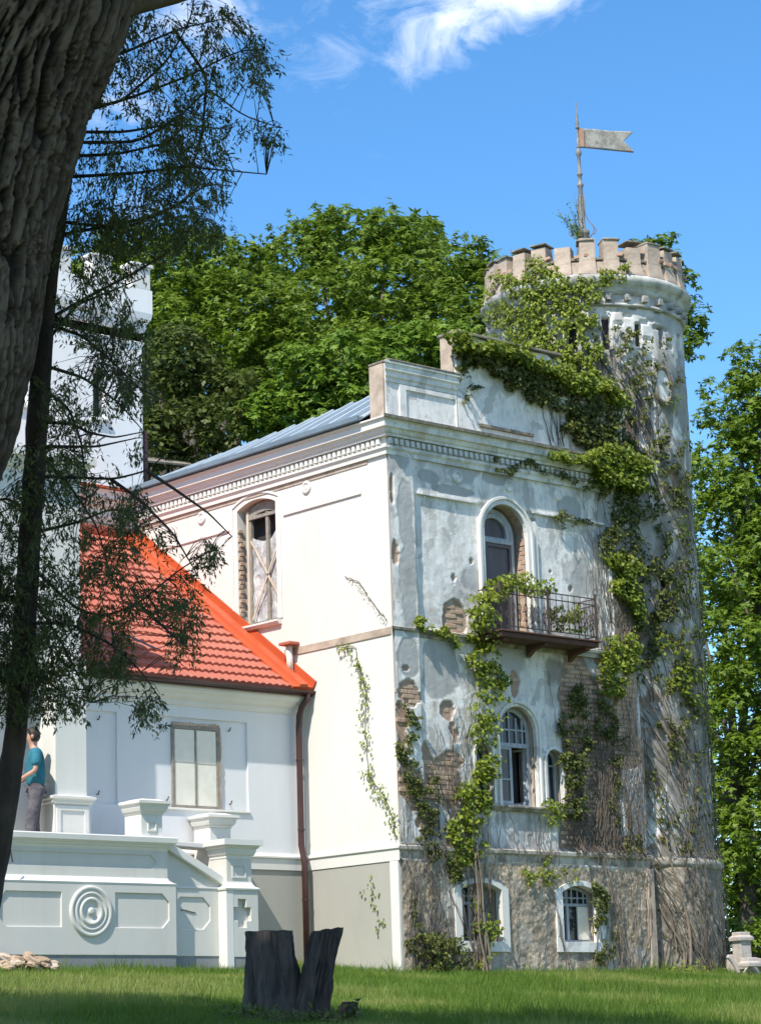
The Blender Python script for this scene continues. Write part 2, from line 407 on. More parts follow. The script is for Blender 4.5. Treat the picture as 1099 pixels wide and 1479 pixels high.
def dup(src, parent, loc=None, rot=None, scale=None):
    c = src.copy(); COL.objects.link(c); c.parent = parent; c.matrix_parent_inverse = src.matrix_parent_inverse.copy()
    if loc is not None: c.location = loc
    if rot is not None: c.rotation_euler = rot
    if scale is not None: c.scale = scale
    return c
def arch(x0, x1, z0, zs, rise, n=20, grow=0.):
    x0 -= grow; x1 += grow; z0 -= 0; c = (x0+x1)/2; h = (x1-x0)/2; rise += grow
    L = [(x0, z0), (x1, z0)]
    for i in range(n+1):
        t = math.pi*i/n; L.append((c+h*math.cos(t), zs+rise*math.sin(t)))
    return L
def segarch(x0, x1, z0, zs, rise, n=14, grow=0., gz0=0.):
    x0 -= grow; x1 += grow; z0 -= gz0; zs += grow*.6
    L = [(x0, z0), (x1, z0)]
    for i in range(n+1):
        t = i/n; L.append((x1+(x0-x1)*t, zs+(rise+grow*.3)*(1-(2*t-1)**2)))
    return L
mF = lambda y0=0.: (lambda u, v, w: (u, y0-w, v))       # w = outset towards -Y
mS = lambda x0=0.: (lambda u, v, w: (x0-w, u, v))       # w = outset towards -X

def leaves(name, P, N, size, mat, parent=None, asp=.6, droop=.5, jit=.7, v=None, tip=None, fold=.12, kind=None):
    n = len(P); P = np.asarray(P, float); N = np.asarray(N, float)
    N = N+rng.normal(0, jit, (n, 3)); N /= np.linalg.norm(N, axis=1, keepdims=True)+1e-9
    D = rng.normal(0, 1, (n, 3)) if tip is None else np.asarray(tip, float)
    if tip is None: D /= np.linalg.norm(D, axis=1, keepdims=True)
    D = D+np.array([0, 0, -droop*1.6])
    T = D-(D*N).sum(1, keepdims=True)*N; T /= np.linalg.norm(T, axis=1, keepdims=True)+1e-9
    B = np.cross(N, T); L = np.asarray(size, float).reshape(-1, 1)*np.ones((n, 1)); W = L*asp
    V = np.empty((n, 4, 3)); V[:, 0] = P; V[:, 1] = P+T*L*.45+B*W*.5-N*L*fold; V[:, 2] = P+T*L; V[:, 3] = P+T*L*.45-B*W*.5-N*L*fold
    if v is None: v = rng.random(n)
    Fq = np.arange(n*4).reshape(n, 4)
    o = npmesh(name, V.reshape(-1, 3), Fq, mat, parent, False, {'v': ('FLOAT', np.repeat(np.clip(v, 0, 1), 4))})
    if kind: o['kind'] = kind
    return o
def palmate(P, N, size, k=5, spread=1.):
    """expand clusters into k leaflet base points / tip directions"""
    n = len(P); N = N+rng.normal(0, .45, (n, 3)); N /= np.linalg.norm(N, axis=1, keepdims=True)
    A = np.cross(N, rng.normal(0, 1, (n, 3))); A /= np.linalg.norm(A, axis=1, keepdims=True); B = np.cross(N, A)
    Ps = []; Ns = []; Ts = []
    for j in range(k):
        t = (j-(k-1)/2)*2*math.pi/(k+1)*spread
        T = A*math.cos(t)+B*math.sin(t); Ps.append(P); Ns.append(N+T*.25); Ts.append(T-np.array([0, 0, .35]))
    return np.concatenate(Ps), np.concatenate(Ns), np.concatenate(Ts)

# ================================================================== GROUND
xs = np.unique(np.concatenate([np.linspace(-1500, -60, 14), np.linspace(-60, 60, 80), np.linspace(60, 1500, 14)]))
ys = np.unique(np.concatenate([np.linspace(-1500, -60, 14), np.linspace(-60, 2.5, 60), np.linspace(2.5, 60, 20), np.linspace(60, 1500, 14)]))
X, Y = np.meshgrid(xs, ys); Z = np.where(Y < 2.5, .1*np.maximum(Y, -60), .25)
Z = Z+(fbm(X, Y, .35, 3, 5)-.5)*.12*(np.abs(Y+15) < 40)*(Y < -1.5)-.01
nx, ny = len(xs), len(ys); I = np.arange(nx*ny).reshape(ny, nx)
Fq = np.stack([I[:-1, :-1], I[:-1, 1:], I[1:, 1:], I[1:, :-1]], -1).reshape(-1, 4)
o = npmesh('ground', np.stack([X, Y, Z], -1).reshape(-1, 3), Fq, 'ground', smooth=True); tag(o, 'grassy earth rising gently towards the manor walls', 'ground', kind='structure')

# ================================================================== MAIN BLOCK
manor = empty('manor_house', (0, 0, 0), 'two-storey manor block with peeling plaster front, bright white side wall and grey metal roof', 'building')
X1 = 5.5; XC = 2.65
openF = {'door': arch(2.07, 3.05, 5.30, 7.02, .49), 'mid': arch(2.24, 3.05, 2.58, 3.79, .405), 'sm': arch(3.25, 3.62, 2.62, 3.36, .185), 'sl': arch(1.67, 2.04, 2.62, 3.36, .185),
         'b1': segarch(1.2, 2.06, .46, 1.25, .11), 'b2': segarch(3.42, 4.24, .46, 1.25, .12)}
grow = {'door': arch(2.07, 3.05, 5.33, 7.02, .49, grow=.04), 'mid': arch(2.24, 3.05, 2.60, 3.79, .405, grow=.03), 'sm': arch(3.25, 3.62, 2.62, 3.36, .185, grow=.025),
        'sl': arch(1.67, 2.04, 2.62, 3.36, .185, grow=.025), 'b1': segarch(1.2, 2.06, .44, 1.25, .11, grow=.05), 'b2': segarch(3.42, 4.24, .44, 1.25, .12, grow=.05)}
PB = [F(*p) for p in ((818, 930), (842, 945), (868, 1000), (880, 1040), (900, 962), (916, 960), (924, 1108), (897, 1112), (893, 1150), (900, 1205), (925, 1222), (930, 1240), (806, 1240), (812, 1190), (818, 1100), (806, 1010))]
def maskF(u, z):
    wob = (fbm(u, z, 3.2, 4, 1)-.5)*.34
    br = np.zeros_like(u)
    for (a, b, rx, rz) in ((.27, 4.22, .26, .20), (.10, 3.3, .13, .95), (.27, 2.75, .27, .36), (.95, 2.85, .42, .34), (1.25, 3.25, .33, .13), (.62, 3.28, .11, .22), (1.12, 4.02, .15, .17), (1.30, 3.62, .09, .17),
                           (1.40, 5.55, .27, .27), (.6, 2.25, .3, .18), (.08, 6.45, .06, .16), (.06, 7.5, .05, .30), (1.2, 3.75, .07, .1), (2.62, 4.55, .08, .16), (5.3, 5.6, .2, .5), (5.25, 6.4, .2, .35), (4.9, 5.2, .3, .12)):
        d = np.hypot((u-a)/rx, (z-b)/rz)+wob/max(min(rx, rz), .12)*.8
        br = np.maximum(br, 1-sstep(.93, 1.03, d))
    uu = u+wob*.5; zz = z+wob*.4
    br = np.maximum(br, inpoly(uu, zz, PB).astype(float))
    br = br*(z > 1.95)
    rub = sstep(1.70, 1.62, z+wob*.12)
    rub = rub*(1-sstep(.62, .72, fbm(u, z, 1.3, 4, 8))*.6)
    gr = sstep(.55, .62, fbm(u, z, 1.1, 4, 4)+.10*sstep(7.2, 8, z)-.05*(z < 7)) * .9
    for (a, b, rx, rz) in ((.33, 7.1, .2, .62), (.3, 4.78, .26, .3), (.34, 5.9, .19, .75), (2.45, 7.95, .35, .16), (.9, 7.75, .25, .12), (1.35, 7.6, .5, .08), (4.1, 7.62, .3, .2), (1.0, 4.7, .45, .5)):
        d = np.hypot((u-a)/rx, (z-b)/rz)+wob*2.2; gr = np.maximum(gr, 1-sstep(.9, 1.0, d))
    for (a, b, rx, rz) in ((1.79, 6.49, .05, .05), (1.38, 6.18, .05, .07), (3.6, 6.51, .03, .03), (4.06, 6.27, .06, .06), (3.25, 7.35, .06, .04), (.22, 4.62, .07, .05)):
        d = np.hypot((u-a)/rx, (z-b)/rz)+wob*.6; br = np.maximum(br, (1-sstep(.8, 1.0, d))*.99)
    streak = fbm(u*3.2, z*.55, 2.0, 4, 12)
    di = sstep(.5, .75, streak)*(.25+.5*(z < 3)+.3*(u > 3.5)*(z < 5.3))
    di = np.maximum(di, sstep(2.3, 1.75, z)*sstep(.38, .6, fbm(u, z, 2.6, 4, 14))*(.62-.25*(z < 1.7)))
    di = np.maximum(di, .45*(u > 3.3)*(u < 4.95)*(z > 1.9)*(z < 5.2)*sstep(.42, .55, fbm(u, z, 2.5, 3, 91)))
    di = np.maximum(di, sstep(5.0, 5.28, z)*(z < 5.3)*sstep(1.2, 1.9, u)*.8)
    di = np.maximum(di, sstep(.55, .72, fbm(u, z, 2.1, 4, 18))*(u > 3.0)*(u < 4.95)*(z > 4.2)*(z < 5.25)*.9)
    return br, rub, gr, di
uu = np.arange(0, X1+.001, .02); zz = np.arange(-.35, 8.1, .02)
U, Zg = np.meshgrid(uu, zz)
br, rub, gr, di = maskF(U, Zg)
dep = np.zeros_like(U)                                 # outset
dep += .045*((U < .54) | (U > 4.96))*(Zg > 1.9)
dep -= .035*((U > .6) & (U < 4.9) & (Zg > 5.3) & (Zg < 7.46))
dep += .05*(Zg < 1.7)
dep -= .034*(br > .5)
f1, f2, cid = voronoi(U*9+1.5*fbm(U, Zg, 5, 3, 3), Zg*11+1.5*fbm(U, Zg, 5, 3, 6), 2)
stn = sstep(.0, .45, f2-f1)*sstep(.35, .6, fbm(U, Zg, 3, 3, 9))
dep += rub*(stn*.010-.012+(fbm(U, Zg, 16, 4, 33)-.5)*.022+(fbm(U, Zg, 3, 3, 36)-.5)*.015)
dep += (fbm(U, Zg, 1.2, 4, 20)-.5)*.02+(fbm(U, Zg, 14, 3, 22)-.5)*.008*(1+2*rub)
dep -= .008*gr
cidc = np.clip(rub*(1-.0), 0, 1)
V = np.stack([U, -dep, Zg], -1).reshape(-1, 3)
V[:, 0] += np.where(V[:, 0] > .01, 0, 0)
n0, n1 = U.shape; I = np.arange(n0*n1).reshape(n0, n1)
cu = (U[:-1, :-1]+.01); cz = (Zg[:-1, :-1]+.01); keep = np.ones(cu.shape, bool)
for L in grow.values(): keep &= ~inpoly(cu, cz, L)
Q = np.stack([I[:-1, :-1], I[:-1, 1:], I[1:, 1:], I[1:, :-1]], -1)[keep]
dd = np.clip(di+rub*sstep(.52, .40, fbm(U, Zg, 9, 4, 35))*.45, 0, 1)
mask = np.stack([br, rub, gr, dd], -1)
wall = npmesh('front_wall', V, Q, 'old', manor, True, {'mask': ('FLOAT_COLOR', mask.reshape(-1, 4))}); tag(wall, 'peeling front wall with bare brick patches')
# solid masonry behind the plaster
b = MB().plate([[(0.004, -.4), (X1, -.4), (X1, 8.2), (0.004, 8.2)]]+[openF[k] for k in openF], mF(0), -.42, -.07)
b.build('wall_core', 'tan', manor)
# plaster reveals
def reveal(name, loop, mp, w0, w1, mat, skip_bottom=False):
    b = MB(); k = len(loop)
    c = (sum(p[0] for p in loop)/k, sum(p[1] for p in loop)/k); inn = [(p[0]+(c[0]-p[0])*.012, p[1]+(c[1]-p[1])*.012) for p in loop]
    b.plate([loop, inn], mp, w0, w1); return b.build(name, mat, manor, False)
# exposed bricks
bm_ = MB().box(-.122, -.02, -.030, .122, .05, .030); brick0 = bm_.build('brick', 'bricktan', wall, bevel=.006, seg=1)
first = True; nb = 0
row = 0; z = 1.98
placed = []
while z < 7.9:
    off = .13 if row % 2 else 0
    xk = .13+off
    while xk < X1-.12:
        a = np.array([xk-.09, xk, xk+.09]); m_ = maskF(a, np.full(3, z))[0]
        if m_.min() > .5 and not any(inpoly(np.array([xk]), np.array([z]), L)[0] for L in grow.values()): placed.append((xk, z))
        xk += .262
    z += .076; row += 1
if len(placed) > 285: placed = placed[:285]
M_b = [M['bricktan'], M['brick']]
for (xk, z) in placed:
    pr = .045 if (xk < .54 or xk > 4.96) else (-.035 if 5.3 < z < 7.46 and .6 < xk < 4.9 else 0)
    loc = (xk+random.uniform(-.006, .006), -pr+.040+random.uniform(-.008, .010), z)
    if first: brick0.location = loc; bo = brick0; first = False
    else: bo = dup(brick0, wall, loc)
    bo.rotation_euler = (random.uniform(-.03, .03), random.uniform(-.02, .02), random.uniform(-.04, .04))
    bo.scale = (random.uniform(.9, 1.0), 1, random.uniform(.9, 1.05))
    if xk > 3.2 or random.random() < .3:
        pass
brickR = MB().box(-.122, -.02, -.030, .122, .05, .030)

# side wall (freshly plastered)
wS = segarch(2.77, 3.78, 5.80, 7.77, .12)
side = MB().plate([[(.004, -.4), (6.9, -.4), (6.9, 8.2), (.004, 8.2)], wS], mS(0), -.38, 0).build('side_wall', 'cream', manor, bevel=.006); tag(side, 'smooth cream-white side wall')
MB().box(0.3, 11.6, -.4, X1, 12, 8.4).box(X1-.4, .42, -.4, X1-.004, 12, 8.2).box(.005, 6.91, -.4, .4, 12, 8.2).build('back_wall', 'cream', manor)
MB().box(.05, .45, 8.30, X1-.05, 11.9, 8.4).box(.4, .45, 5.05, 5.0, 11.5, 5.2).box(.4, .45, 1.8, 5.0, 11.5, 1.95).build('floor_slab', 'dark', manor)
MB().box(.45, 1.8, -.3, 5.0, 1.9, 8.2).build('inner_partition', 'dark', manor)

# cornice with dentils, both faces
path = [(0, 11.8), (0, 0), (X1, 0), (X1, 2.0)]
low = [(0, 8.0), (.045, 8.0), (.05, 8.06), (.085, 8.10), (.085, 8.135), (.03, 8.15), (0, 8.15)]
mid_ = [(0, 8.15), (.045, 8.15), (.045, 8.275), (0, 8.275)]
top = [(0, 8.275), (.125, 8.275), (.125, 8.31), (.15, 8.33), (.17, 8.385), (.215, 8.40), (.22, 8.50), (.26, 8.525), (.26, 8.55), (0, 8.58)]
for nm, prof in (('cornice_moulding', low), ('dentil_band', mid_), ('cornice_cap', top)):
    MB().sweep(path, prof, [0]).build(nm, 'trim', manor)
    MB().sweep(path, prof, [1, 2]).build(nm, 'oldplain', manor)
MB().sweep(path, [(-.05, 8.582), (.262, 8.515), (.285, 8.52), (.29, 8.57), (.2, 8.60), (-.05, 8.63)], [1]).build('cornice_ledge', 'ledge', manor)
d0 = MB().box(-.036, -.10, -.047, .036, 0, .047); dn = d0.build('dentil', 'oldplain', manor, bevel=.004, seg=1); dn.location = (.02, 0, 8.212)
k = 1
while .02+k*.1165 < X1: dup(dn, manor, (.02+k*.1165, 0, 8.212)); k += 1
ds = MB().box(-.10, -.036, -.047, 0, .036, .047).build('dentil', 'trim', manor, bevel=.004, seg=1); ds.location = (0, .10, 8.212)
k = 1
while .10+k*.1165 < 6.85: dup(ds, manor, (0, .10+k*.1165, 8.212)); k += 1
# frieze lines
for x0, x1 in ((.60, 1.93), (3.19, 4.9)): MB().box(x0, -.022, 7.44, x1, .04, 7.475).build('frieze_ledge', 'oldplain', manor, bevel=.004)
for y_0, y_1 in ((.62, 2.55), (3.98, 6.4)): MB().box(-.028, y_0, 7.475, .02, y_1, 7.515).build('frieze_ledge', 'trim', manor, bevel=.004)
MB().box(-.014, .45, 7.93, .02, 6.8, 7.998).build('frieze_ledge', 'tan', manor, bevel=.004)
def rosette(c, axis, mat):
    b = MB().lathe(c, [(0, .012), (.022, .035), (.04, .015), (.055, .012), (.065, .03), (.08, .034), (.10, .03), (.112, .012), (.115, -.02)], 28, axis)
    return b.build('rosette', mat, manor, True)
for x in (1.51, 2.67, 3.82): rosette((x, 0, 7.84), 'y', 'oldplain')
for y in (1.95, 4.73): rosette((0, y, 7.84), 'x', 'trim')
# string course
sc = [(0, 5.13), (.03, 5.135), (.04, 5.19), (.075, 5.21), (.085, 5.25), (.05, 5.265), (0, 5.27)]
MB().sweep(path, sc, [1, 2]).build('string_course', 'dirty', manor)
MB().box(-.018, .02, 5.14, .02, 2.6, 5.26).build('string_course', 'tan', manor, bevel=.004)
# plinth moulding
pl = [(0, 1.68), (.05, 1.685), (.052, 1.80), (.09, 1.83), (.095, 1.88), (.03, 1.905), (0, 1.91)]
MB().sweep(path, pl, [1, 2]).build('plinth_moulding', 'dirty', manor)
MB().sweep(path, [(0, 1.66), (.045, 1.665), (.05, 1.83), (.075, 1.85), (.075, 1.875), (.02, 1.91), (0, 1.91)], [0]).build('plinth_moulding', 'trim', manor)
MB().box(-.030, .19, -.4, .01, 2.19, 1.66).build('plinth_panel', 'plinth', manor)
MB().box(-.046, .0, -.4, .01, .187, 1.66).build('corner_strip', 'trim', manor, bevel=.006)
MB().box(5.44, -.085, -.3, 5.60, .1, 1.67).build('corner_strip', 'tan', manor, bevel=.01)

# ---- windows of the front
def framed(root, op, y, mat, w=.05, d=.05, grow_=0):
    pass
def casement(op, inner, y, bars_v, bars_h, transom=None, leafs=None, name='window', mat='frame', shift=0):
    """window part: frame ring; sub-parts: glazing bars, panes"""
    w = MB().plate([op, inner], mF(y), -.05, 0).build(name, mat, manor, bevel=.004)
    return w
def pane(parent, x0, x1, z0, z1, y, mat='glass'):
    o = MB().box(x0, y, z0, x1, y+.006, z1).build('pane', mat, parent); o.rotation_euler = (0, 0, 0); return o
# middle arched window
wy = .16
fr = casement(arch(2.24, 3.05, 2.58, 3.79, .405), arch(2.31, 2.98, 2.64, 3.79, .335), wy, 0, 0)
b = MB().box(2.28, wy-.02, 3.55, 3.0, wy+.05, 3.62); b.build('transom', 'frame', fr, bevel=.004)
b = MB()
for x in (2.44, 2.60, 2.76, 2.9): b.box(x-.014, wy, 3.62, x+.014, wy+.03, 4.12 if abs(x-2.65) < .1 else 4.03)
b.box(2.3, wy+.001, 3.82, 2.99, wy+.029, 3.848); b.build('glazing_bar', 'frame', fr)
MB().plate([arch(2.30, 2.99, 3.6, 3.79, .34)], mF(wy+.03), 0, .004).build('pane', 'glass', fr)
cs = MB().plate([[(2.31, 2.64), (2.63, 2.64), (2.63, 3.55), (2.31, 3.55)], [(2.35, 2.69), (2.575, 2.69), (2.575, 3.51), (2.35, 3.51)]], mF(wy), -.04, .01).build('casement', 'frame', fr, bevel=.003)
MB().box(2.34, wy+.01, 2.68, 2.58, wy+.016, 3.52).build('pane', 'glass', fr); MB().box(2.345, wy-.012, 3.02, 2.58, wy+.02, 3.045).build('glazing_bar', 'frame', fr)
# opened casement swung inwards on the right
o = MB().plate([[(0, 2.64), (.33, 2.64), (.33, 3.55), (0, 3.55)], [(.05, 2.69), (.28, 2.69), (.28, 3.51), (.05, 3.51)]], lambda u, v, w: (2.98-u*.35, wy+.05+u*.93+w*.3, v), -.04, .04).build('casement', 'frame', fr)
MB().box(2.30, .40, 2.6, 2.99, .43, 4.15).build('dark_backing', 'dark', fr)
# small arched windows beside it
for x0, x1 in ((3.25, 3.62), (1.67, 2.04)):
    fr = casement(arch(x0, x1, 2.62, 3.36, .185), arch(x0+.05, x1-.05, 2.67, 3.36, .135), .14, 0, 0)
    xm = (x0+x1)/2
    MB().box(xm-.015, .14, 2.67, xm+.015, .17, 3.45).box(x0+.05, .142, 3.28, x1-.05, .168, 3.31).build('glazing_bar', 'frame', fr)
    MB().plate([arch(x0+.03, x1-.03, 2.63, 3.36, .16)], mF(.18), 0, .004).build('pane', 'glass', fr)
# basement windows
for i, (x0, x1) in enumerate(((1.2, 2.06), (3.42, 4.24))):
    yy = .26 if i == 0 else .13; xe = x1-(.17 if i == 0 else 0)
    fr = casement(segarch(x0, x1, .46, 1.25, .11), segarch(x0+.045, xe-.045, .50, 1.22, .09), yy, 0, 0)
    tz = 1.04
    MB().box(x0+.04, yy-.015, tz, xe-.04, yy+.04, tz+.045).build('transom', 'frame', fr, bevel=.003)
    xm = x0+(xe-x0)*.36
    MB().box(xm-.028, yy-.01, .5, xm+.028, yy+.035, tz).build('mullion', 'frame', fr, bevel=.003)
    b = MB()
    for q in range(1, 6):
        xq = x0+(xe-x0)*q/6; b.box(xq-.01, yy, tz+.045, xq+.01, yy+.02, 1.31)
    b.box(x0+.04, yy+.001, 1.165, xe-.04, yy+.019, 1.185); b.build('glazing_bar', 'frame', fr)
    MB().plate([segarch(x0+.02, xe-.02, .48, 1.23, .1)], mF(yy+.04), 0, .004).build('pane', 'glass', fr)
    if i == 1: MB().box(xm+.23, yy-.005, .51, xe-.05, yy+.02, tz-.005).build('board', 'board', fr)
    else: MB().box(xm+.18, yy-.01, .5, xm+.215, yy+.03, tz).box(xm+.2, yy, .72, xe-.05, yy+.02, .745).build('casement', 'frame', fr)
    sr = MB().plate([segarch(x0-.15, x1+.15, .30, 1.27, .17), segarch(x0, x1, .46, 1.25, .11)], mF(0), -.09, .075).build('window_surround', 'trim' if i == 0 else 'oldplain', manor, bevel=.012)
# surrounds of arched openings (ring mouldings)
def ring(outer, inner, w0, w1, mat, name='arch_moulding'):
    return MB().plate([outer, inner], mF(0), w0, w1).build(name, mat, manor, bevel=.008)
ring(arch(2.24, 3.05, 2.58, 3.79, .405, grow=.085), arch(2.24, 3.05, 2.58, 3.79, .405, grow=.045), -.02, .035, 'trim')
ring(arch(2.24, 3.05, 2.58, 3.79, .405, grow=.047), arch(2.24, 3.05, 2.58, 3.79, .405), -.09, .006, 'oldplain', 'window_surround')
for x0, x1 in ((3.25, 3.62), (1.67, 2.04)):
    ring(arch(x0, x1, 2.62, 3.36, .185, grow=.05), arch(x0, x1, 2.62, 3.36, .185), -.09, .03, 'oldplain')
MB().sweep([(1.55, -.0), (3.85, -.0)], [(-.3, 2.50), (.05, 2.50), (.10, 2.555), (.10, 2.585), (-.3, 2.60)]).build('window_sill', 'dirty', manor, bevel=.004)
ring(arch(2.07, 3.05, 5.27, 7.02, .49, grow=.13), arch(2.07, 3.05, 5.27, 7.02, .49, grow=.075), -.04, .035, 'trim')
ring(arch(2.07, 3.05, 5.27, 7.02, .49, grow=.08), arch(2.07, 3.05, 5.27, 7.02, .49), -.09, .012, 'oldplain', 'door_surround')
MB().box(3.20, -.0, 5.3, 3.30, .06, 7.0).build('door_pilaster', 'trim', manor, bevel=.006)
# balcony door
dy = .24
dfr = MB().plate([arch(2.05, 2.98, 5.28, 7.02, .46), arch(2.12, 2.90, 5.28, 7.02, .38)], mF(dy), -.06, .0).build('balcony_door', 'frame', manor, bevel=.006); tag(dfr, 'arched balcony door with plain fanlight')
MB().plate([arch(2.14, 2.88, 6.96, 7.05, .345), arch(2.22, 2.80, 7.0, 7.05, .27)], mF(dy+.01), -.04, .02).build('fanlight_frame', 'frame', dfr, bevel=.004)
MB().plate([arch(2.18, 2.84, 6.98, 7.05, .32)], mF(dy+.05), 0, .004).build('pane', 'door', dfr)
MB().box(2.11, dy-.03, 6.90, 2.91, dy+.05, 6.97).build('transom', 'frame', dfr, bevel=.006)
MB().box(2.115, dy, 5.3, 2.30, dy+.05, 6.898).build('narrow_door_leaf', 'door', dfr, bevel=.004)
dl = MB().plate([[(2.305, 5.3), (2.905, 5.3), (2.905, 6.898), (2.305, 6.898)], [(2.36, 5.42), (2.85, 5.42), (2.85, 6.84), (2.36, 6.84)]], mF(dy+.01), -.04, .02).build('door_leaf', 'door', dfr, bevel=.004)
MB().box(2.35, dy+.02, 5.41, 2.86, dy+.04, 6.85).build('door_panel', 'door', dfr)
# bare bricks down the right reveal of the door
rb = MB().box(-.02, -.06, -.030, .05, .06, .030).build('reveal_brick', 'brick', dfr, bevel=.006, seg=1); rb.location = (3.066, .12, 5.36)
k = 1
while 5.36+k*.078 < 7.05: dup(rb, dfr, (3.066+random.uniform(-.010, .01), .12+(.06 if k % 2 else 0), 5.36+k*.078)); k += 1
for t in range(1, 12):
    a = math.pi*t/24*1.25; dup(rb, dfr, (2.56+.50*math.cos(a), .13+(.05 if t % 2 else 0), 7.03+.50*math.sin(a)), (0, -a, 0))

# ---- side window with plastic sheeting
swin = MB().plate([segarch(2.77, 3.78, 5.80, 7.77, .12, grow=.14, gz0=0), segarch(2.77, 3.78, 5.80, 7.77, .12, grow=.10, gz0=0)], mS(0), -.01, .022).build('window_surround', 'trim', manor, bevel=.006)
wd = MB().plate([segarch(2.77, 3.62, 5.80, 7.76, .11), segarch(2.82, 3.56, 5.86, 7.62, .08)], mS(.19), -.06, .0).build('window', 'greywood', manor, bevel=.004); tag(wd, 'window covered with torn plastic sheeting'); wd.location = (-.07, 0, 0)
MB().box(.185, 3.10, 5.86, .235, 3.17, 7.68).build('mullion', 'greywood', wd, bevel=.004)
MB().box(.17, 3.60, 5.82, .23, 3.66, 7.75).build('lath', 'wood', wd)
MB().box(.17, 2.80, 7.60, .22, 3.60, 7.655).build('lath', 'greywood', wd)
# X laths
for p, q in (((3.54, 7.24), (2.83, 6.18)), ((3.52, 5.9), (2.83, 7.08))):
    MB().beam((.165, p[0], p[1]), (.165, q[0], q[1]), .035, .012, (1, 0, 0)).build('lath', 'wood', wd)
yv = np.linspace(2.83, 3.56, 60); zv = np.linspace(5.86, 7.34, 110); Yg, Zq = np.meshgrid(yv, zv)
topz = 7.30-.10*np.sin((Yg-2.83)/.73*math.pi)+(Yg < 3.1)*(3.1-Yg)*.5
Zq2 = 5.86+(Zq-5.86)/(7.34-5.86)*(topz-5.86)
Xg = .215+.05*(fbm(Yg*1.2, Zq*.9, 4, 4, 31)-.5)+.02*np.abs(np.sin(Zq*9+Yg*13+fbm(Yg, Zq, 3, 2, 4)*5))
I = np.arange(Yg.size).reshape(Yg.shape); Q = np.stack([I[:-1, :-1], I[:-1, 1:], I[1:, 1:], I[1:, :-1]], -1).reshape(-1, 4)
npmesh('plastic_sheet', np.stack([Xg, Yg, Zq2], -1).reshape(-1, 3), Q, 'plastic', wd, True)
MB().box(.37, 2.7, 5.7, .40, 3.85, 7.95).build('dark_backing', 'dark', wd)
sb = MB().box(-.045, -.008, -.030, .045, .06, .030).build('reveal_brick', 'bricktan', wd, bevel=.006, seg=1); sb.location = (.13, 3.77, 5.86)
k = 1
while 5.86+k*.079 < 7.5: dup(sb, wd, (.13+(.02 if k % 2 else -.01), 3.765+random.uniform(-.02, .015), 5.86+k*.079)); k += 1
MB().sweep([(0, 3.86), (0, 2.66)], [(-.2, 5.70), (.06, 5.70), (.10, 5.745), (.10, 5.775), (-.2, 5.81)]).build('window_sill', 'trim', manor, bevel=.004)

# ---- metal roof with standing seams
nP = 22; y0 = .34; wP = (11.6-y0)/nP; XB = 1.45
def zb(y): return 9.62-.045*max(0, y-1.5)
def slab(b, p, t=.05):
    q = [(x, y, z-t) for x, y, z in p]; return b.add(list(p)+q, [(0, 3, 2, 1), (4, 5, 6, 7), (0, 1, 5, 4), (1, 2, 6, 5), (2, 3, 7, 6), (3, 0, 4, 7)])
for i in range(nP):
    ya, yb = y0+i*wP, y0+(i+1)*wP-.006; b = MB(); slab(b, [(-.30, ya, 8.60), (XB, ya, zb(ya)), (XB, yb, zb(yb)), (-.30, yb, 8.60)])
    o = b.build('roof_panel', 'metal', manor); MB().beam((-.18, ya+.02, 8.655), (XB, ya+.02, zb(ya)+.012), .05, .03).build('standing_seam', 'seam', o)
slab(MB(), [(XB, y0, zb(y0)), (4.1, y0, zb(y0)), (4.1, 11.6, zb(11.6)), (XB, 11.6, zb(11.6))]).build('roof_top', 'metal', manor)
slab(MB(), [(4.1, y0, zb(y0)), (5.8, y0, 8.6), (5.8, 11.6, 8.6), (4.1, 11.6, zb(11.6))]).build('roof_slope', 'metal', manor)
MB().box(-.335, .30, 8.562, -.27, 11.7, 8.66).build('eaves_gutter', 'metal', manor, bevel=.015)
MB().add([(-.32, 11.6, 8.5), (2.75, 11.6, 9.1), (5.8, 11.6, 8.5), (-.32, 11.7, 8.5), (2.75, 11.7, 9.1), (5.8, 11.7, 8.5)], [(0, 1, 2), (5, 4, 3), (0, 3, 4, 1), (1, 4, 5, 2), (0, 2, 5, 3)]).build('gable_wall', 'cream', manor)

# ---- stepped parapet over the front
def parapet_piece(x0, x1, z1, nm, cap=True):
    b = MB().plate([[(x0, 8.58), (x1, 8.58), (x1, z1), (x0, z1)]], mF(0), -.34, 0); p = b.build(nm, 'oldplain', manor, bevel=.01)
    if cap:
        MB().sweep([(x0, .34), (x0, 0), (x1, 0)], [(-.1, z1-.30), (.02, z1-.30), (.02, z1-.24), (.05, z1-.22), (.05, z1-.15), (.085, z1-.12), (.085, z1-.03), (.11, z1-.02), (.11, z1+.01), (-.1, z1+.03)], [1]).build('parapet_cap', 'oldplain', manor)
        MB().box(x0-.02, -.12, z1+.012, x1+.02, .38, z1+.05).build('coping_stone', 'ledge', manor, bevel=.012)
    return p
parapet_piece(.03, 1.565, 9.50, 'parapet'); MB().box(-.012, .02, 8.60, .029, .345, 9.49).build('parapet_end', 'tan', manor, bevel=.01)
# recessed panel outline on the low parapet
MB().plate([[(.30, 8.62), (1.55, 8.62), (1.55, 9.19), (.30, 9.19)], [(.45, 8.62+.02), (1.55-.02, 8.64), (1.53, 9.11), (.45, 9.11)]], mF(0), -.01, .028).build('panel_frame', 'oldplain', manor, bevel=.006)
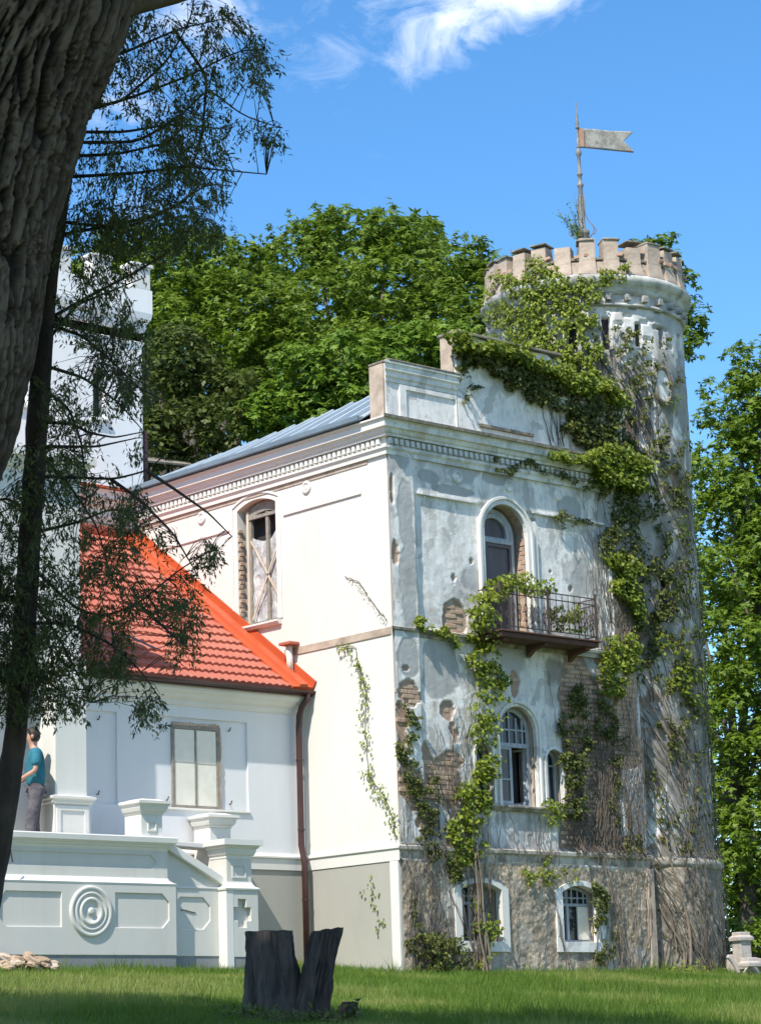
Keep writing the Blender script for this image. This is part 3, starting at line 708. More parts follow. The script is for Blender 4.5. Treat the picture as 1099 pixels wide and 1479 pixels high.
# curved gable centre
cg = [(1.57, 8.58), (3.95, 8.58), (3.95, 10.12), (3.7, 10.24)] + [(3.7-(3.7-1.57)*t, 10.24) for t in (.5,)] + [(1.57, 10.24)]
MB().plate([cg], mF(-.01), -.33, .01).build('gable_parapet', 'oldplain', manor, bevel=.01)
MB().box(1.52, -.10, 10.24, 3.98, .36, 10.29).build('coping_stone', 'ledge', manor, bevel=.012)
MB().box(1.548, .03, 9.56, 1.569, .32, 10.235).build('parapet_end', 'tan', manor)
MB().box(2.03, -.07, 8.735, 3.26, -.009, 8.79).build('gable_ledge', 'ledge', manor, bevel=.006)
parapet_piece(3.955, X1-.02, 9.50, 'parapet')

# ================================================================== BALCONY
bal = empty('balcony', (2.9, 0, 5.2), 'rusty iron-railed balcony below the arched door, overgrown with creeper', 'balcony')
MB().box(1.80, -.56, 5.19, 4.04, -.055, 5.27).build('slab', 'slab', bal, bevel=.01)
MB().box(1.77, -.60, 5.27, 4.07, -.055, 5.30).build('slab_edge', 'slab', bal, bevel=.008)
for x in (1.98, 2.9, 3.86):
    MB().plate([[(-.055, 5.19), (-.50, 5.19), (-.48, 5.14), (-.2, 5.10), (-.055, 5.00)]], lambda u, v, w: (x+w, u, v), -.05, .05).build('bracket', 'slab', bal, bevel=.01)
kk = MB().box(-.02, -.03, -.03, .02, .03, .03).build('soffit_block', 'slab', bal); kk.location = (1.775, -.1, 5.21)
for i in range(1, 6): dup(kk, bal, (1.775, -.1-i*.085, 5.21))
post = MB().box(-.016, -.016, 0, .016, .016, .74).lathe((0, 0, .74), [(0, .05), (.018, .035), (.022, .015), (.012, 0), (0, 0)], 8).build('railing_post', 'iron', bal)
post.location = (1.83, -.55, 5.3); dup(post, bal, (4.01, -.55, 5.3)); dup(post, bal, (2.9, -.55, 5.3))
for z in (5.36, 5.88, 5.985):
    MB().box(1.83, -.558, z, 4.01, -.542, z+.016).build('rail', 'iron', bal)
    for x in (1.83, 4.01): MB().box(x-.008, -.55, z, x+.008, -.05, z+.016).build('rail', 'iron', bal)
bs = MB().tube([(0, 0, .06), (0, 0, .68)], .0075, 6)
cur = [(.0+.035*math.sin(t*math.pi*2), 0, .16+.30*t) for t in np.linspace(0, 1, 13)]
bs.tube(cur, .006, 5); bs.tube([(-p[0], 0, p[2]) for p in cur], .006, 5)
bs.lathe((0, 0, .31), [(0, .02), (.014, 0), (0, -.02)], 8)
bsm = bs.build('baluster', 'iron', bal, True)
bsm.location = (1.97, -.55, 5.3)
k = 1
while 1.97+k*.14 < 3.98: dup(bsm, bal, (1.97+k*.14, -.55, 5.3)); k += 1
for x in (1.83, 4.01):
    for y in (-.42, -.29, -.16): dup(bsm, bal, (x, y, 5.3), (0, 0, math.pi/2))

# ================================================================== ROUND TOWER
TC = np.array([6.56, 1.70]); TR = 1.75
tower = empty('round_tower', (TC[0], TC[1], .15), 'tall round battlemented tower with stained plaster, wrapped in creeper stems', 'tower')
def tpt(a, z, r=TR): return np.stack([TC[0]+r*np.cos(a), TC[1]+r*np.sin(a), z*np.ones_like(a)], -1)
na = 420; aa = np.linspace(R_(-250), R_(110), na+1)[:-1]; zt = np.arange(-.3, 11.95, .03)
A, Zt = np.meshgrid(aa, zt); UU = A*TR
slits = [(R_(-125.6), 11.0, .075, .28), (R_(-105.2), 11.02, .07, .22), (R_(-87), 11.05, .06, .17), (R_(-146), 11.0, .07, .24), (R_(-166), 11.0, .07, .24), (R_(-66), 11.0, .07, .24),
         (R_(-96.6), 6.35, .13, .42)]
dep = (fbm(UU, Zt, 1.1, 4, 40)-.5)*.05+(fbm(UU, Zt, 9, 3, 44)-.5)*.012
rub = sstep(1.78, 1.68, Zt+.1*(fbm(UU, Zt, 4, 3, 2)-.5))*.85
stn = sstep(.4, .55, fbm(UU, Zt, 9, 4, 35)); dep += rub*((fbm(UU, Zt, 8, 4, 37)-.5)*.05); dep += .07*(Zt < 1.72)
dep += .03*sstep(10.45, 10.55, Zt)*0
# putlog holes and projecting bricks near the top
for a0, z0 in ((-112, 11.35), (-101, 11.25), (-96, 11.32), (-92, 11.2), (-84, 11.2), (-118, 11.2), (-80, 10.9), (-99, 10.95), (-120, 11.45), (-108, 11.5), (-90, 11.5)):
    dep -= .05*((np.abs(UU-R_(a0)*TR) < .085) & (np.abs(Zt-z0) < .03))
sl_m = np.zeros(A.shape, bool)
for a0, z0, hw, hh in slits: sl_m |= (np.abs(UU-a0*TR) < hw) & (np.abs(Zt-z0) < hh)
dep -= .30*sl_m
w1 = fbm(UU+Zt*.5, Zt*.28, 2.4, 5, 50); w2 = fbm(UU-Zt*.35, Zt*.22, 3.4, 5, 54)
di = sstep(.42, .56, w1)*.7; di = np.maximum(di, sstep(.46, .57, w2)*.9); w3 = fbm(UU+Zt*.75, Zt*.5-UU*.2, 7, 4, 58); di = np.maximum(di, sstep(.54, .64, w3)*.7)
di *= 1-.75*sstep(10.5, 11.0, Zt)
di = np.maximum(di, sstep(R_(-118), R_(-135), A)*sstep(9, 7, Zt)*.65)
di = np.maximum(di, sl_m*1.0)  # shade inside the slits painted into the dark mask
gr = sstep(.5, .6, fbm(UU, Zt, 1.4, 4, 60))*.9
br = sstep(.66, .69, fbm(UU, Zt, 1.6, 4, 66))*(Zt < 9)*(Zt > 1.9)
mask = np.stack([br, rub, gr, np.clip(di+rub*(1-stn)*.5, 0, 1)], -1)
rr_ = TR+.03-.005*Zt+dep
V = np.stack([TC[0]+rr_*np.cos(A), TC[1]+rr_*np.sin(A), Zt], -1)
n0, n1 = A.shape; I = np.arange(n0*n1).reshape(n0, n1); J = np.roll(I, -1, 1)
Q = np.stack([I[:-1], J[:-1], J[1:], I[1:]], -1).reshape(-1, 4)
tw = npmesh('shaft', V.reshape(-1, 3), Q, 'old', tower, True, {'mask': ('FLOAT_COLOR', mask.reshape(-1, 4))})
tc3 = (TC[0], TC[1], 0)
MB().lathe(tc3, [(1.2, 11.80), (TR-.02, 11.72), (TR+.03, 11.76), (TR+.05, 11.80), (TR+.05, 11.84), (TR+.115, 11.88), (TR+.15, 11.93), (TR+.165, 11.97), (TR+.165, 12.02), (TR+.12, 12.06), (TR+.08, 12.08), (1.2, 12.1)], 96).build('cornice_ring', 'towerplain', tower, True)
MB().lathe(tc3, [(TR-.05, 11.50), (TR+.03, 11.505), (TR+.045, 11.53), (TR+.03, 11.56), (TR-.05, 11.57)], 96).build('upper_band', 'towerplain', tower, True)
MB().lathe(tc3, [(TR, 1.70), (TR+.10, 1.71), (TR+.13, 1.78), (TR+.11, 1.86), (TR, 1.89)], 96).build('plinth_ring', 'dirty', tower, True)
MB().lathe(tc3, [(0, 12.1), (1.75, 12.1)], 48).build('tower_roof', 'ledge', tower)
MB().lathe(tc3, [(1.50, 12.08), (1.50, 12.34), (TR-.02, 12.34), (TR+.03, 12.30), (TR+.05, 12.07)], 96).build('parapet_wall', 'tan', tower)
cb = MB().box(-.055, -.05, -.06, .055, .10, .06).build('corbel', 'towerplain', tower, bevel=.01)
NM = 26
def ringcopy(src, a, r, z, first, zrot=0.):
    loc = (TC[0]+r*math.cos(a), TC[1]+r*math.sin(a), z)
    o = src if first else dup(src, tower)
    o.location = loc; o.rotation_euler = (0, 0, a+math.pi/2+zrot); return o
for i in range(32): ringcopy(cb, 2*math.pi*i/32, TR+.03, 11.66, i == 0)
mer = MB().add([(-.135, -.03, 0), (.135, -.03, 0), (.135, .28, 0), (-.135, .28, 0), (-.125, -.0, .74), (.125, -.0, .74), (.125, .27, .74), (-.125, .27, .74), (-.15, -.075, 0), (.15, -.075, 0), (.13, -.02, .28), (-.13, -.02, .28)],
               [(0, 3, 2, 1), (4, 5, 6, 7), (0, 1, 5, 4), (1, 2, 6, 5), (2, 3, 7, 6), (3, 0, 4, 7), (8, 9, 10, 11), (8, 11, 0), (9, 1, 10), (8, 0, 1, 9)]).build('merlon', 'tan', tower, bevel=.012)
capm = MB().box(-.155, -.05, 0, .155, .31, .03)
for i in range(NM):
    a = 2*math.pi*(i+.25)/NM; o = ringcopy(mer, a, TR+.04, 12.07, i == 0); h = random.uniform(.70, .92); o.scale = (random.uniform(1.02, 1.24), 1, h)
    o.rotation_euler[1] = random.uniform(-.04, .04); o.rotation_euler[0] = random.uniform(-.03, .03)
cap0 = capm.build('merlon_cap', 'ledge', tower, bevel=.008)
for i in range(NM):
    if i in (7, 15): continue
    a = 2*math.pi*(i+.25)/NM; ringcopy(cap0, a+random.uniform(-.01, .01), TR+.03, 12.70+random.uniform(-.03, .02), i == 0)
lb = MB().box(-.06, -.035, -.03, .06, .035, .03).build('loose_brick', 'brick', tower, bevel=.008, seg=1)
for i in range(30):
    a = R_(-190+i*5.6+random.uniform(-2, 2)); o = lb if i == 0 else dup(lb, tower); o.location = (TC[0]+(TR+.02+random.uniform(-.03, .05))*math.cos(a), TC[1]+(TR+.02+random.uniform(-.03, .05))*math.sin(a), random.choice([12.40, 12.43, 12.2, 12.15])); o.rotation_euler = (random.uniform(-.3, .3), random.uniform(-.3, .3), a+math.pi/2+random.uniform(-.5, .5))
# gap sills
gs = MB().box(-.12, -.02, 0, .12, .25, .05).build('gap_sill', 'ledge', tower, bevel=.008)
for i in range(NM): ringcopy(gs, 2*math.pi*(i+.75)/NM, TR+.02, 12.34, i == 0)
for a0, z0, hw, hh in slits:
    c_ = (TC[0]+(TR-.16)*math.cos(a0), TC[1]+(TR-.16)*math.sin(a0), z0); o = MB().box(-hw*1.1, -.02, -hh*1.05, hw*1.1, .02, hh*1.05).build('slit_shade_plate', 'dark', tower); o.location = c_; o.rotation_euler = (0, 0, a0+math.pi/2)  # near-black plate paints the shade inside each slit
# oval cartouche
ac = R_(-91); b = MB(); pr = [(.74, .0), (.78, .05), (.86, .075), (.94, .07), (1.0, .04), (1.03, -.03)]; n = 40; v = []; f = []
for j in range(n):
    t = 2*math.pi*j/n
    for r_, h in pr:
        u_ = .215*r_*math.cos(t); v.append((TC[0]+(TR+h)*math.cos(ac+u_/TR), TC[1]+(TR+h)*math.sin(ac+u_/TR), 10.14+.36*r_*math.sin(t)))
for j in range(n):
    for i in range(len(pr)-1): a_ = j*len(pr)+i; b_ = ((j+1) % n)*len(pr)+i; f.append((a_, b_, b_+1, a_+1))
b.add(v, f); v = [(TC[0]+(TR+.035)*math.cos(ac), TC[1]+(TR+.035)*math.sin(ac), 10.14)]; f = []
for j in range(n):
    t = 2*math.pi*j/n; u_ = .165*math.cos(t); v.append((TC[0]+(TR+.03)*math.cos(ac+u_/TR), TC[1]+(TR+.03)*math.sin(ac+u_/TR), 10.14+.275*math.sin(t))); f.append((0, 1+j, 1+(j+1) % n))
b.build('oval_cartouche', 'ledge', tower, True); MB().add(v, f).build('cartouche_field', 'trim', tower)
# weather vane
P0 = (6.64, 1.75)
vane = empty('weather_vane', (P0[0], P0[1], 12.1), 'tall iron weather vane with swallow-tailed metal flag on the tower top', 'weather vane')
MB().lathe((P0[0], P0[1], 0), [(.0, 12.1), (.16, 12.1), (.15, 12.9), (.12, 13.2), (.115, 13.42), (.13, 13.44), (.13, 13.50), (.06, 13.55), (.055, 13.8), (.045, 14.1), (.04, 14.35), (.06, 14.38), (.06, 14.42), (.035, 14.45), (.035, 14.58), (.055, 14.60), (.055, 14.63),
      (.03, 14.66), (.03, 14.97), (.055, 15.0), (.05, 15.06), (.02, 15.15), (.032, 15.28), (.02, 15.30), (.018, 15.42), (.018, 15.56), (.04, 15.62), (.015, 15.68), (.028, 15.74), (.01, 15.80), (.008, 16.02), (0, 16.04)], 14).build('pole', 'vane', vane, True)
for j in range(4):
    a = j*math.pi/2+.6; pts = []
    for t in np.linspace(0, 1, 12):
        r_ = .05+.17*math.sin(t*math.pi)**1.2*(1-t*.25) if t < .8 else .10-.1*(t-.8); zz_ = 13.35+.85*(t)
        r_ = .06+.16*math.exp(-((t-.22)/.2)**2)
        pts.append((P0[0]+r_*math.cos(a), P0[1]+r_*math.sin(a), zz_))
    MB().tube(pts, .011, 5).build('scroll_stay', 'vane', vane, True)
    pts = [(P0[0]+(.20+.05*math.sin(t*4))*math.cos(a), P0[1]+(.20+.05*math.sin(t*4))*math.sin(a), 13.42+.22*t) for t in np.linspace(0, 1, 9)]
    MB().tube(pts, .010, 5).build('scroll_tip', 'vane', vane, True)
fd = RT*math.cos(.30)+FW*math.sin(.30); fd[2] = 0; fd /= np.linalg.norm(fd); fz0, fz1 = 15.16, 15.52
ol = [(0.02, fz0), (.5, fz0-.01), (1.10, fz0-.02), (.90, (fz0+fz1)/2+.01), (1.09, fz1+.01), (.5, fz1+.005), (.02, fz1)]
nf = np.array([-fd[1], fd[0], 0])
nu, nv = 44, 16; g = []
for j in range(nv+1):
    tv = j/nv
    for i in range(nu+1):
        tu = i/nu; ln = .90+.20*abs(2*tv-1); u_ = .02+ln*tu; z_ = fz0+(fz1-fz0)*tv+(tv-.5)*.03*tu; wv = .015*math.sin(u_*9+tv*2)
        g.append((P0[0]+fd[0]*u_+nf[0]*wv, P0[1]+fd[1]*u_+nf[1]*wv, z_))
Iq = np.arange((nu+1)*(nv+1)).reshape(nv+1, nu+1); Q = np.stack([Iq[:-1, :-1], Iq[:-1, 1:], Iq[1:, 1:], Iq[1:, :-1]], -1).reshape(-1, 4)
fo = npmesh('flag', g, Q, 'flag', vane, True); sm = fo.modifiers.new('s', 'SOLIDIFY'); sm.thickness = .006
MB().beam((P0[0]+fd[0]*.0, P0[1]+fd[1]*.0, fz0-.008), (P0[0]+fd[0]*1.1, P0[1]+fd[1]*1.1, fz0-.028), .012, .016).build('flag_edge', 'iron', vane)
MB().beam((P0[0]+fd[0]*.07-nf[0]*.012, P0[1]+fd[1]*.07-nf[1]*.012, fz0), (P0[0]+fd[0]*.07-nf[0]*.012, P0[1]+fd[1]*.07-nf[1]*.012, fz1), .10, .004, tuple(nf)).build('rust_strap', 'brick', vane)
for z_ in (fz0-.01, fz1+.015): MB().lathe((P0[0], P0[1], z_), [(0, -.012), (.04, -.012), (.04, .012), (0, .012)], 10).build('hinge', 'vane', vane)

# ================================================================== WING WITH RED ROOF
YW = 2.19
wing = empty('side_wing', (-3.5, YW, 0), 'low white side wing with red tiled lean-to roof and boarded window', 'building')
wp = [(-2.62, 2.55), (-1.70, 2.55), (-1.70, 3.84), (-2.62, 3.84)]
mW = mF(YW)
MB().plate([[(-9.5, -.4), (-.002, -.4), (-.002, 4.45), (-9.5, 4.45)], [(-3.36, 2.56), (-1.15, 2.56), (-1.15, 3.95), (-3.36, 3.95)], [(-4.9, 2.56), (-3.65, 2.56), (-3.65, 3.95), (-4.9, 3.95)]], mW, -.2, 0).build('front_wall', 'white', wing, bevel=.008)
MB().plate([[(-3.40, 2.5), (-1.1, 2.5), (-1.1, 4.0), (-3.40, 4.0)], wp], mW, -.19, -.035).build('recessed_panel', 'white', wing)
MB().box(-4.95, YW+.035, 2.5, -3.6, YW+.15, 4.0).build('recessed_panel', 'white', wing)
MB().box(-3.38, YW-.03, 2.525, -1.13, YW+.04, 2.56).build('window_sill', 'trim', wing, bevel=.006)
MB().sweep([(-9.5, YW), (-.0, YW)], [(-.1, 1.66), (.045, 1.665), (.05, 1.83), (.075, 1.85), (.075, 1.875), (.02, 1.92), (-.1, 1.92)]).build('plinth_moulding', 'trim', wing)
MB().box(-9.5, YW-.02, -.4, -.035, YW, 1.66).build('plinth_panel', 'plinth', wing)
MB().sweep([(-9.5, YW), (-.0, YW)], [(-.1, 4.13), (.02, 4.135), (.04, 4.17), (.04, 4.21), (.09, 4.25), (.13, 4.30), (.17, 4.33), (.19, 4.36), (.19, 4.40), (-.1, 4.40)]).build('eaves_cornice', 'trim', wing)
w = MB().plate([wp, [(-2.565, 2.60), (-1.755, 2.60), (-1.755, 3.775), (-2.565, 3.775)]], mW, -.14, -.005).build('window', 'greywood', wing, bevel=.006); tag(w, 'boarded-up window')
for x0, x1 in ((-2.56, -2.178), (-2.142, -1.76)): MB().box(x0, YW+.016, 2.605, x1, YW+.04, 3.77).build('board', 'board', w, bevel=.004)
MB().box(-2.176, YW+.005, 2.6, -2.144, YW+.09, 3.775).build('mullion', 'greywood', w)
MB().box(-2.56, YW+.012, 3.26, -2.18, YW+.017, 3.266).box(-2.14, YW+.012, 3.25, -1.76, YW+.017, 3.256).build('board_joint', 'greywood', w)
b = MB()
for i in range(14): b.box(-2.6+i*.065, YW-.0, 3.835+random.uniform(-.01, .01), -2.6+i*.065+.06, YW+.03, 3.87+random.uniform(0, .02))
b.build('rough_lintel', 'tan', w)
b = MB()
for i in range(18): b.box(-1.70+random.uniform(-.005, 0), YW-.0, 2.58+i*.07, -1.68+random.uniform(0, .02), YW+.03, 2.58+i*.07+.066)
b.build('rough_jamb', 'tan', w)
hk = MB().tube([(0, .02, 0), (0, -.04, 0), (0, -.05, .03), (.012, -.05, .05)], .010, 6).build('shutter_hook', 'iron', wing)
for i, p in enumerate(((-2.74, 3.80), (-1.50, 3.80), (-2.72, 2.67), (-1.50, 2.66), (-3.98, 3.82), (-4.0, 2.70))):
    o = hk if i == 0 else dup(hk, wing); o.location = (p[0], YW+.035, p[1])
# roof courses
EY, EZ, RY, RZ = 1.97, 4.50, 6.62, 7.78
sl_ = math.hypot(RY-EY, RZ-EZ); cs_, sn_ = (RY-EY)/sl_, (RZ-EZ)/sl_
NR = 19; cl_ = sl_/NR; XL, XR = -6.2, -.28; wave = .135
nxw = int((XR-XL)/wave*8); xw = np.linspace(XL, XR, nxw)
ph = (xw/wave) % 1.0; hw = .030*np.abs(np.sin(ph*math.pi))**.7
sv = np.array([-.012, 0.0, .04, cl_*.5, cl_+.01]); bh = np.array([-.016, .046, .052, .030, .004])
Vt = []
for s_, b_ in zip(sv, bh):
    hh = b_+hw*(1 if s_ >= 0 else .6); Vt.append(np.stack([xw, s_*cs_-hh*sn_, s_*sn_+hh*cs_], -1))
Vt = np.array(Vt); I = np.arange(Vt.shape[0]*nxw).reshape(Vt.shape[0], nxw); Q = np.stack([I[:-1, :-1], I[:-1, 1:], I[1:, 1:], I[1:, :-1]], -1).reshape(-1, 4)
tcourse = npmesh('tile_course', Vt.reshape(-1, 3), Q, 'tile', wing, True); tcourse.location = (0, EY, EZ)
es = tcourse.modifiers.new('e', 'EDGE_SPLIT'); es.split_angle = R_(40)
for i in range(1, NR): dup(tcourse, wing, (0, EY+i*cl_*cs_, EZ+i*cl_*sn_))
MB().add([(XL, EY, EZ-.02), (-.01, EY, EZ-.02), (-.01, RY, RZ-.02), (XL, RY, RZ-.02), (XL, EY, EZ-.10), (-.01, EY, EZ-.10), (-.01, RY, RZ-.10), (XL, RY, RZ-.10)],
         [(0, 3, 2, 1), (4, 5, 6, 7), (0, 1, 5, 4), (1, 2, 6, 5), (2, 3, 7, 6), (3, 0, 4, 7)]).build('roof_deck', 'wood', wing)
# folded flashing along the tall wall
fb = MB()
def rp(x, t, h): return (x, EY+t*cs_-h*sn_, EZ+t*sn_+h*cs_)
pf = [(-.44, .035), (-.44, .075), (-.31, .085), (-.30, .13), (-.16, .14), (-.14, .09), (-.035, .09), (-.03, .20), (-.004, .20), (-.004, .0)]
v = [rp(x, -.04, h) for x, h in pf]+[rp(x, sl_, h) for x, h in pf]; n = len(pf)
fb.add(v, [(i, (i+1) % n, n+(i+1) % n, n+i) for i in range(n)]+[tuple(range(n-1, -1, -1)), tuple(range(n, 2*n))]); fb.build('verge_flashing', 'flash', wing)
MB().tube([(XL, RY-.06, RZ+.07), (-.03, RY-.06, RZ+.07)], .10, 12).build('ridge_cap', 'tile', wing, True)
b = MB(); n = 14; v = []; f = []
for x in (-6.3, .02):
    for (r_) in (.062, .052):
        for j in range(n+1):
            t = math.pi+math.pi*j/n; v.append((x, EY-.055+r_*math.cos(t), EZ-.01+r_*math.sin(t)))
k = n+1
for q in range(k-1): f += [(q, q+1, 2*k+q+1, 2*k+q), (k+q+1, k+q, 3*k+q, 3*k+q+1)]
f += [(0, 2*k, 3*k, k), (k-1, 2*k-1, 4*k-1, 3*k-1)]+[(q, k+q, k+q+1, q+1) for q in range(k-1)]+[(2*k+q+1, 3*k+q+1, 3*k+q, 2*k+q) for q in range(k-1)]
b.add(v, f).build('gutter', 'gutter', wing, True)
MB().box(-6.3, EY-.02, EZ-.09, .0, EY+.01, EZ-.01).build('fascia_board', 'gutter', wing)
MB().tube([(-.13, EY-.055, EZ-.05), (-.13, EY-.05, EZ-.14), (-.18, EY+.03, EZ-.26), (-.20, 2.04, EZ-.40), (-.20, 2.06, EZ-.60), (-.20, 2.07, 2.05), (-.20, 2.03, 1.90), (-.20, 2.0, 1.78), (-.20, 2.0, .1)], .052, 14).build('downpipe', 'gutter', wing, True)
for z in (3.4, 2.3, 1.2): MB().lathe((-.20, 2.065 if z > 1.9 else 2.0, z), [(.052, -.015), (.060, -.015), (.060, .015), (.052, .015)], 14).build('pipe_clamp', 'gutter', wing)
# small vent beside the tall wall, standing on the flashing
MB().tube([(-.10, 2.36, 4.86), (-.10, 2.38, 5.28)], .055, 12).build('vent_pipe', 'board', wing, True)
MB().box(-.22, 2.22, 5.29, -.01, 2.50, 5.34).build('vent_cap', 'tile', wing, bevel=.01)
MB().box(-.16, 2.30, 4.72, -.04, 2.44, 4.88).build('vent_base', 'tile', wing, bevel=.01)
MB().beam((-3.2, 2.6, 5.24), (-2.9, 2.2, 4.98), .14, .03).build('loose_metal_sheet', 'metal', wing)
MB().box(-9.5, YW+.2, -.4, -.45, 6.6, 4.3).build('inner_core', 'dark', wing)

# ================================================================== REAR WALL + LEFT TOWER
rear = empty('rear_tower', (-1.8, 8.5, 0), 'square white rear tower with flared battlements and a dark slit window', 'tower')
MB().box(-12, 6.62, 3, -.0, 7.0, 8.1).build('rear_wall', 'cream', rear)
MB().sweep([(-12, 6.62), (-.29, 6.62)], [(-.1, 8.0), (.045, 8.0), (.085, 8.10), (.085, 8.135), (.03, 8.15), (.045, 8.275), (.125, 8.29), (.17, 8.385), (.215, 8.40), (.22, 8.50), (.26, 8.55), (-.1, 8.6)]).build('rear_cornice', 'trim', rear)
MB().box(-12, 6.33, 8.56, -.3, 6.62, 8.61).build('cornice_flashing', 'flash', rear, bevel=.006)
M['bright_white'] = fresh_plaster('bright_tower_plaster', (.84, .83, .80), (.78, .775, .75), .12)
tx0, tx1, ty0, ty1 = -3.3, .38, 6.9, 10.6
MB().plate([[(tx0, 8.1), (tx1, 8.1), (tx1, 12.0), (tx0, 12.0)], [(-.70, 9.98), (-.44, 9.98), (-.44, 10.85), (-.70, 10.85)], [(-2.35, 9.98), (-2.09, 9.98), (-2.09, 10.85), (-2.35, 10.85)]], mF(ty0), -.3, 0).build('tower_front', 'bright_white', rear, bevel=.01)
MB().box(tx0, ty0+.3, 8.1, tx1, ty1, 12.0).build('tower_core', 'bright_white', rear)
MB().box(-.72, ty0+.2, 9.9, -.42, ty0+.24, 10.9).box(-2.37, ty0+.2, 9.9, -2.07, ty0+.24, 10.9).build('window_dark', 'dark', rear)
for x in (-.57, -2.22): MB().box(x-.19, ty0-.06, 9.92, x+.19, ty0+.03, 9.98).build('window_sill', 'trim', rear, bevel=.008)
MB().sweep([(tx0, ty1), (tx0, ty0), (tx1, ty0), (tx1, ty1)], [(-.1, 11.45), (.02, 11.46), (.03, 11.52), (.0, 11.54), (0, 11.70), (.03, 11.72), (.06, 11.80), (.06, 11.86), (.12, 11.95), (.14, 12.06), (.14, 12.5), (-.1, 12.5)]).build('flared_parapet', 'bright_white', rear)
mr = MB().box(-.2, -.14, 0, .2, .14, .42).box(-.24, -.18, .42, .24, .18, .48).build('merlon', 'trim', rear, bevel=.01)
q = 0
for i in range(5):
    for (x, y, rz_) in ((tx0+.1+i*.87, ty0+.0, 0), (tx1, ty0+.87*i+.0, math.pi/2), (tx0, ty0+.87*i, math.pi/2)):
        if i == 0 and rz_: continue
        o = mr if q == 0 else dup(mr, rear); o.location = (x, y, 12.5); o.rotation_euler = (0, 0, rz_); q += 1
MB().tube([(.47, 6.98, 8.8), (.47, 6.98, 9.9)], .06, 10).build('drain_stub', 'gutter', rear, True)
back = empty('rear_roof', (2.2, 12.5, 0), 'blue-grey metal hip roof behind the main roof, beside the white tower', 'roof')
MB().add([(.35, 12.2, 8.6), (6, 12.2, 8.6), (5.6, 14.6, 11.02), (.45, 14.0, 10.95), (.35, 15, 8.6), (6, 15, 8.6)], [(0, 1, 2, 3), (0, 3, 4), (1, 5, 2), (3, 2, 5, 4), (0, 4, 5, 1)]).build('roof_slope', 'metal', back)
MB().box(.4, 12.25, 0, 5.9, 14.9, 8.59).build('wall', 'cream', back)
b = MB()
for i in range(9): b.beam((3.2+i*.35, 12.9, 11.05+.02*i), (3.5+i*.35, 14.4, 11.5+.03*i), .33, .04)
b.build('mossy_shingle_roof', 'ledge', back)

# ================================================================== PORTICO at the left
YP = 1.38
por = empty('portico', (-5.3, YP, 0), 'white entrance portico pier with panelled pedestal beside the wing', 'portico')
MB().box(-5.32, YP, 1.70, -4.77, YP+.5, 4.55).build('pier', 'trim', por, bevel=.01)
MB().box(-5.37, YP-.04, 1.7, -4.735, YP+.55, 2.42).build('pedestal', 'trim', por, bevel=.01)
MB().sweep([(-5.37, YP+.5), (-5.37, YP-.04), (-4.735, YP-.04), (-4.735, YP+.5)], [(-.05, 2.42), (.0, 2.42), (.03, 2.45), (.03, 2.48), (.06, 2.50), (.06, 2.535), (-.05, 2.56)]).build('pedestal_cap', 'trim', por)
MB().plate([[(-5.33, 1.8), (-4.78, 1.8), (-4.78, 2.40), (-5.33, 2.40)], [(-5.26, 1.85), (-4.85, 1.85), (-4.85, 2.33), (-5.26, 2.33)]], mF(YP-.04), 0, .018).build('pedestal_panel', 'trim', por, bevel=.004)
MB().box(-9.5, YP+.12, 4.45, -4.78, YW+2.2, 7.5).build('upper_wall', 'trim', por, bevel=.01)
MB().sweep([(-9.5, YP+.12), (-4.78, YP+.12), (-4.78, 6.6)], [(-.1, 7.3), (.05, 7.3), (.12, 7.42), (.18, 7.45), (.18, 7.55), (-.1, 7.6)]).build('upper_cornice', 'trim', por)
MB().box(-6.75, YW-.12, 1.72, -5.75, YW-.01, 3.95).build('doorway_frame', 'cream', por, bevel=.01)
MB().box(-6.55, YW-.16, 1.72, -6.0, YW-.115, 3.8).build('entrance_door', 'greywood', por, bevel=.01)

# ================================================================== TERRACE
ter = empty('entrance_terrace', (-5.0, .8, 0), 'raised white entrance terrace with moulded parapet wall, round medallion and stair', 'terrace')
TY = .80
def oct_(x0, x1, z0, z1, c, left=True, right=True, notch=False):
    L = []
    L += [(x0+c, z0)] if left else [(x0, z0)]
    L += [(x1-c, z0)] if right else [(x1, z0)]
    if right: L += ([(x1-c*.45, z0+c*.55)] if notch else [])+[(x1, z0+c), (x1, z1-c)]+([(x1-c*.45, z1-c*.55)] if notch else [])+[(x1-c, z1)]
    else: L += [(x1, z1)]
    L += [(x0+c, z1)] if left else [(x0, z1)]
    if left: L += [(x0, z1-c), (x0, z0+c)]
    return L
XE = -3.63
pA = oct_(-6.62, -5.62, .66, 1.14, .10, True, False); pB = oct_(-4.70, -3.76, .66, 1.14, .12, False, True, True); pC = oct_(-8.4, -6.75, .66, 1.14, .1)
pU = oct_(-6.6, -3.92, 1.50, 1.695, .09)
MB().plate([[(-9.5, .27), (XE, .27), (XE, 1.27), (-9.5, 1.27)], pA, pB, pC], mF(TY), -.2, 0).build('lower_wall', 'terrace', ter, bevel=.009)
MB().box(-9.5, TY+.026, .3, XE-.02, TY+.15, 1.26).build('recessed_panel', 'terrace', ter)
MB().box(-9.5, TY+.015, -.4, XE-.01, TY+.2, .269).build('base_course', 'basegrey', ter)
MB().sweep([(-9.5, TY), (XE, TY), (XE, TY+.3)], [(-.12, 1.262), (.004, 1.262), (.01, 1.285), (-.03, 1.30), (-.07, 1.335), (-.085, 1.37), (-.12, 1.37)]).build('wall_moulding', 'trim', ter)
XU = XE-.085
MB().plate([[(-9.5, 1.36), (XU, 1.36), (XU, 1.765), (-9.5, 1.765)], pU], mF(TY+.085), -.12, 0).build('upper_wall', 'terrace', ter, bevel=.006)
MB().box(-9.5, TY+.105, 1.37, XU-.02, TY+.2, 1.76).build('recessed_panel', 'terrace', ter)
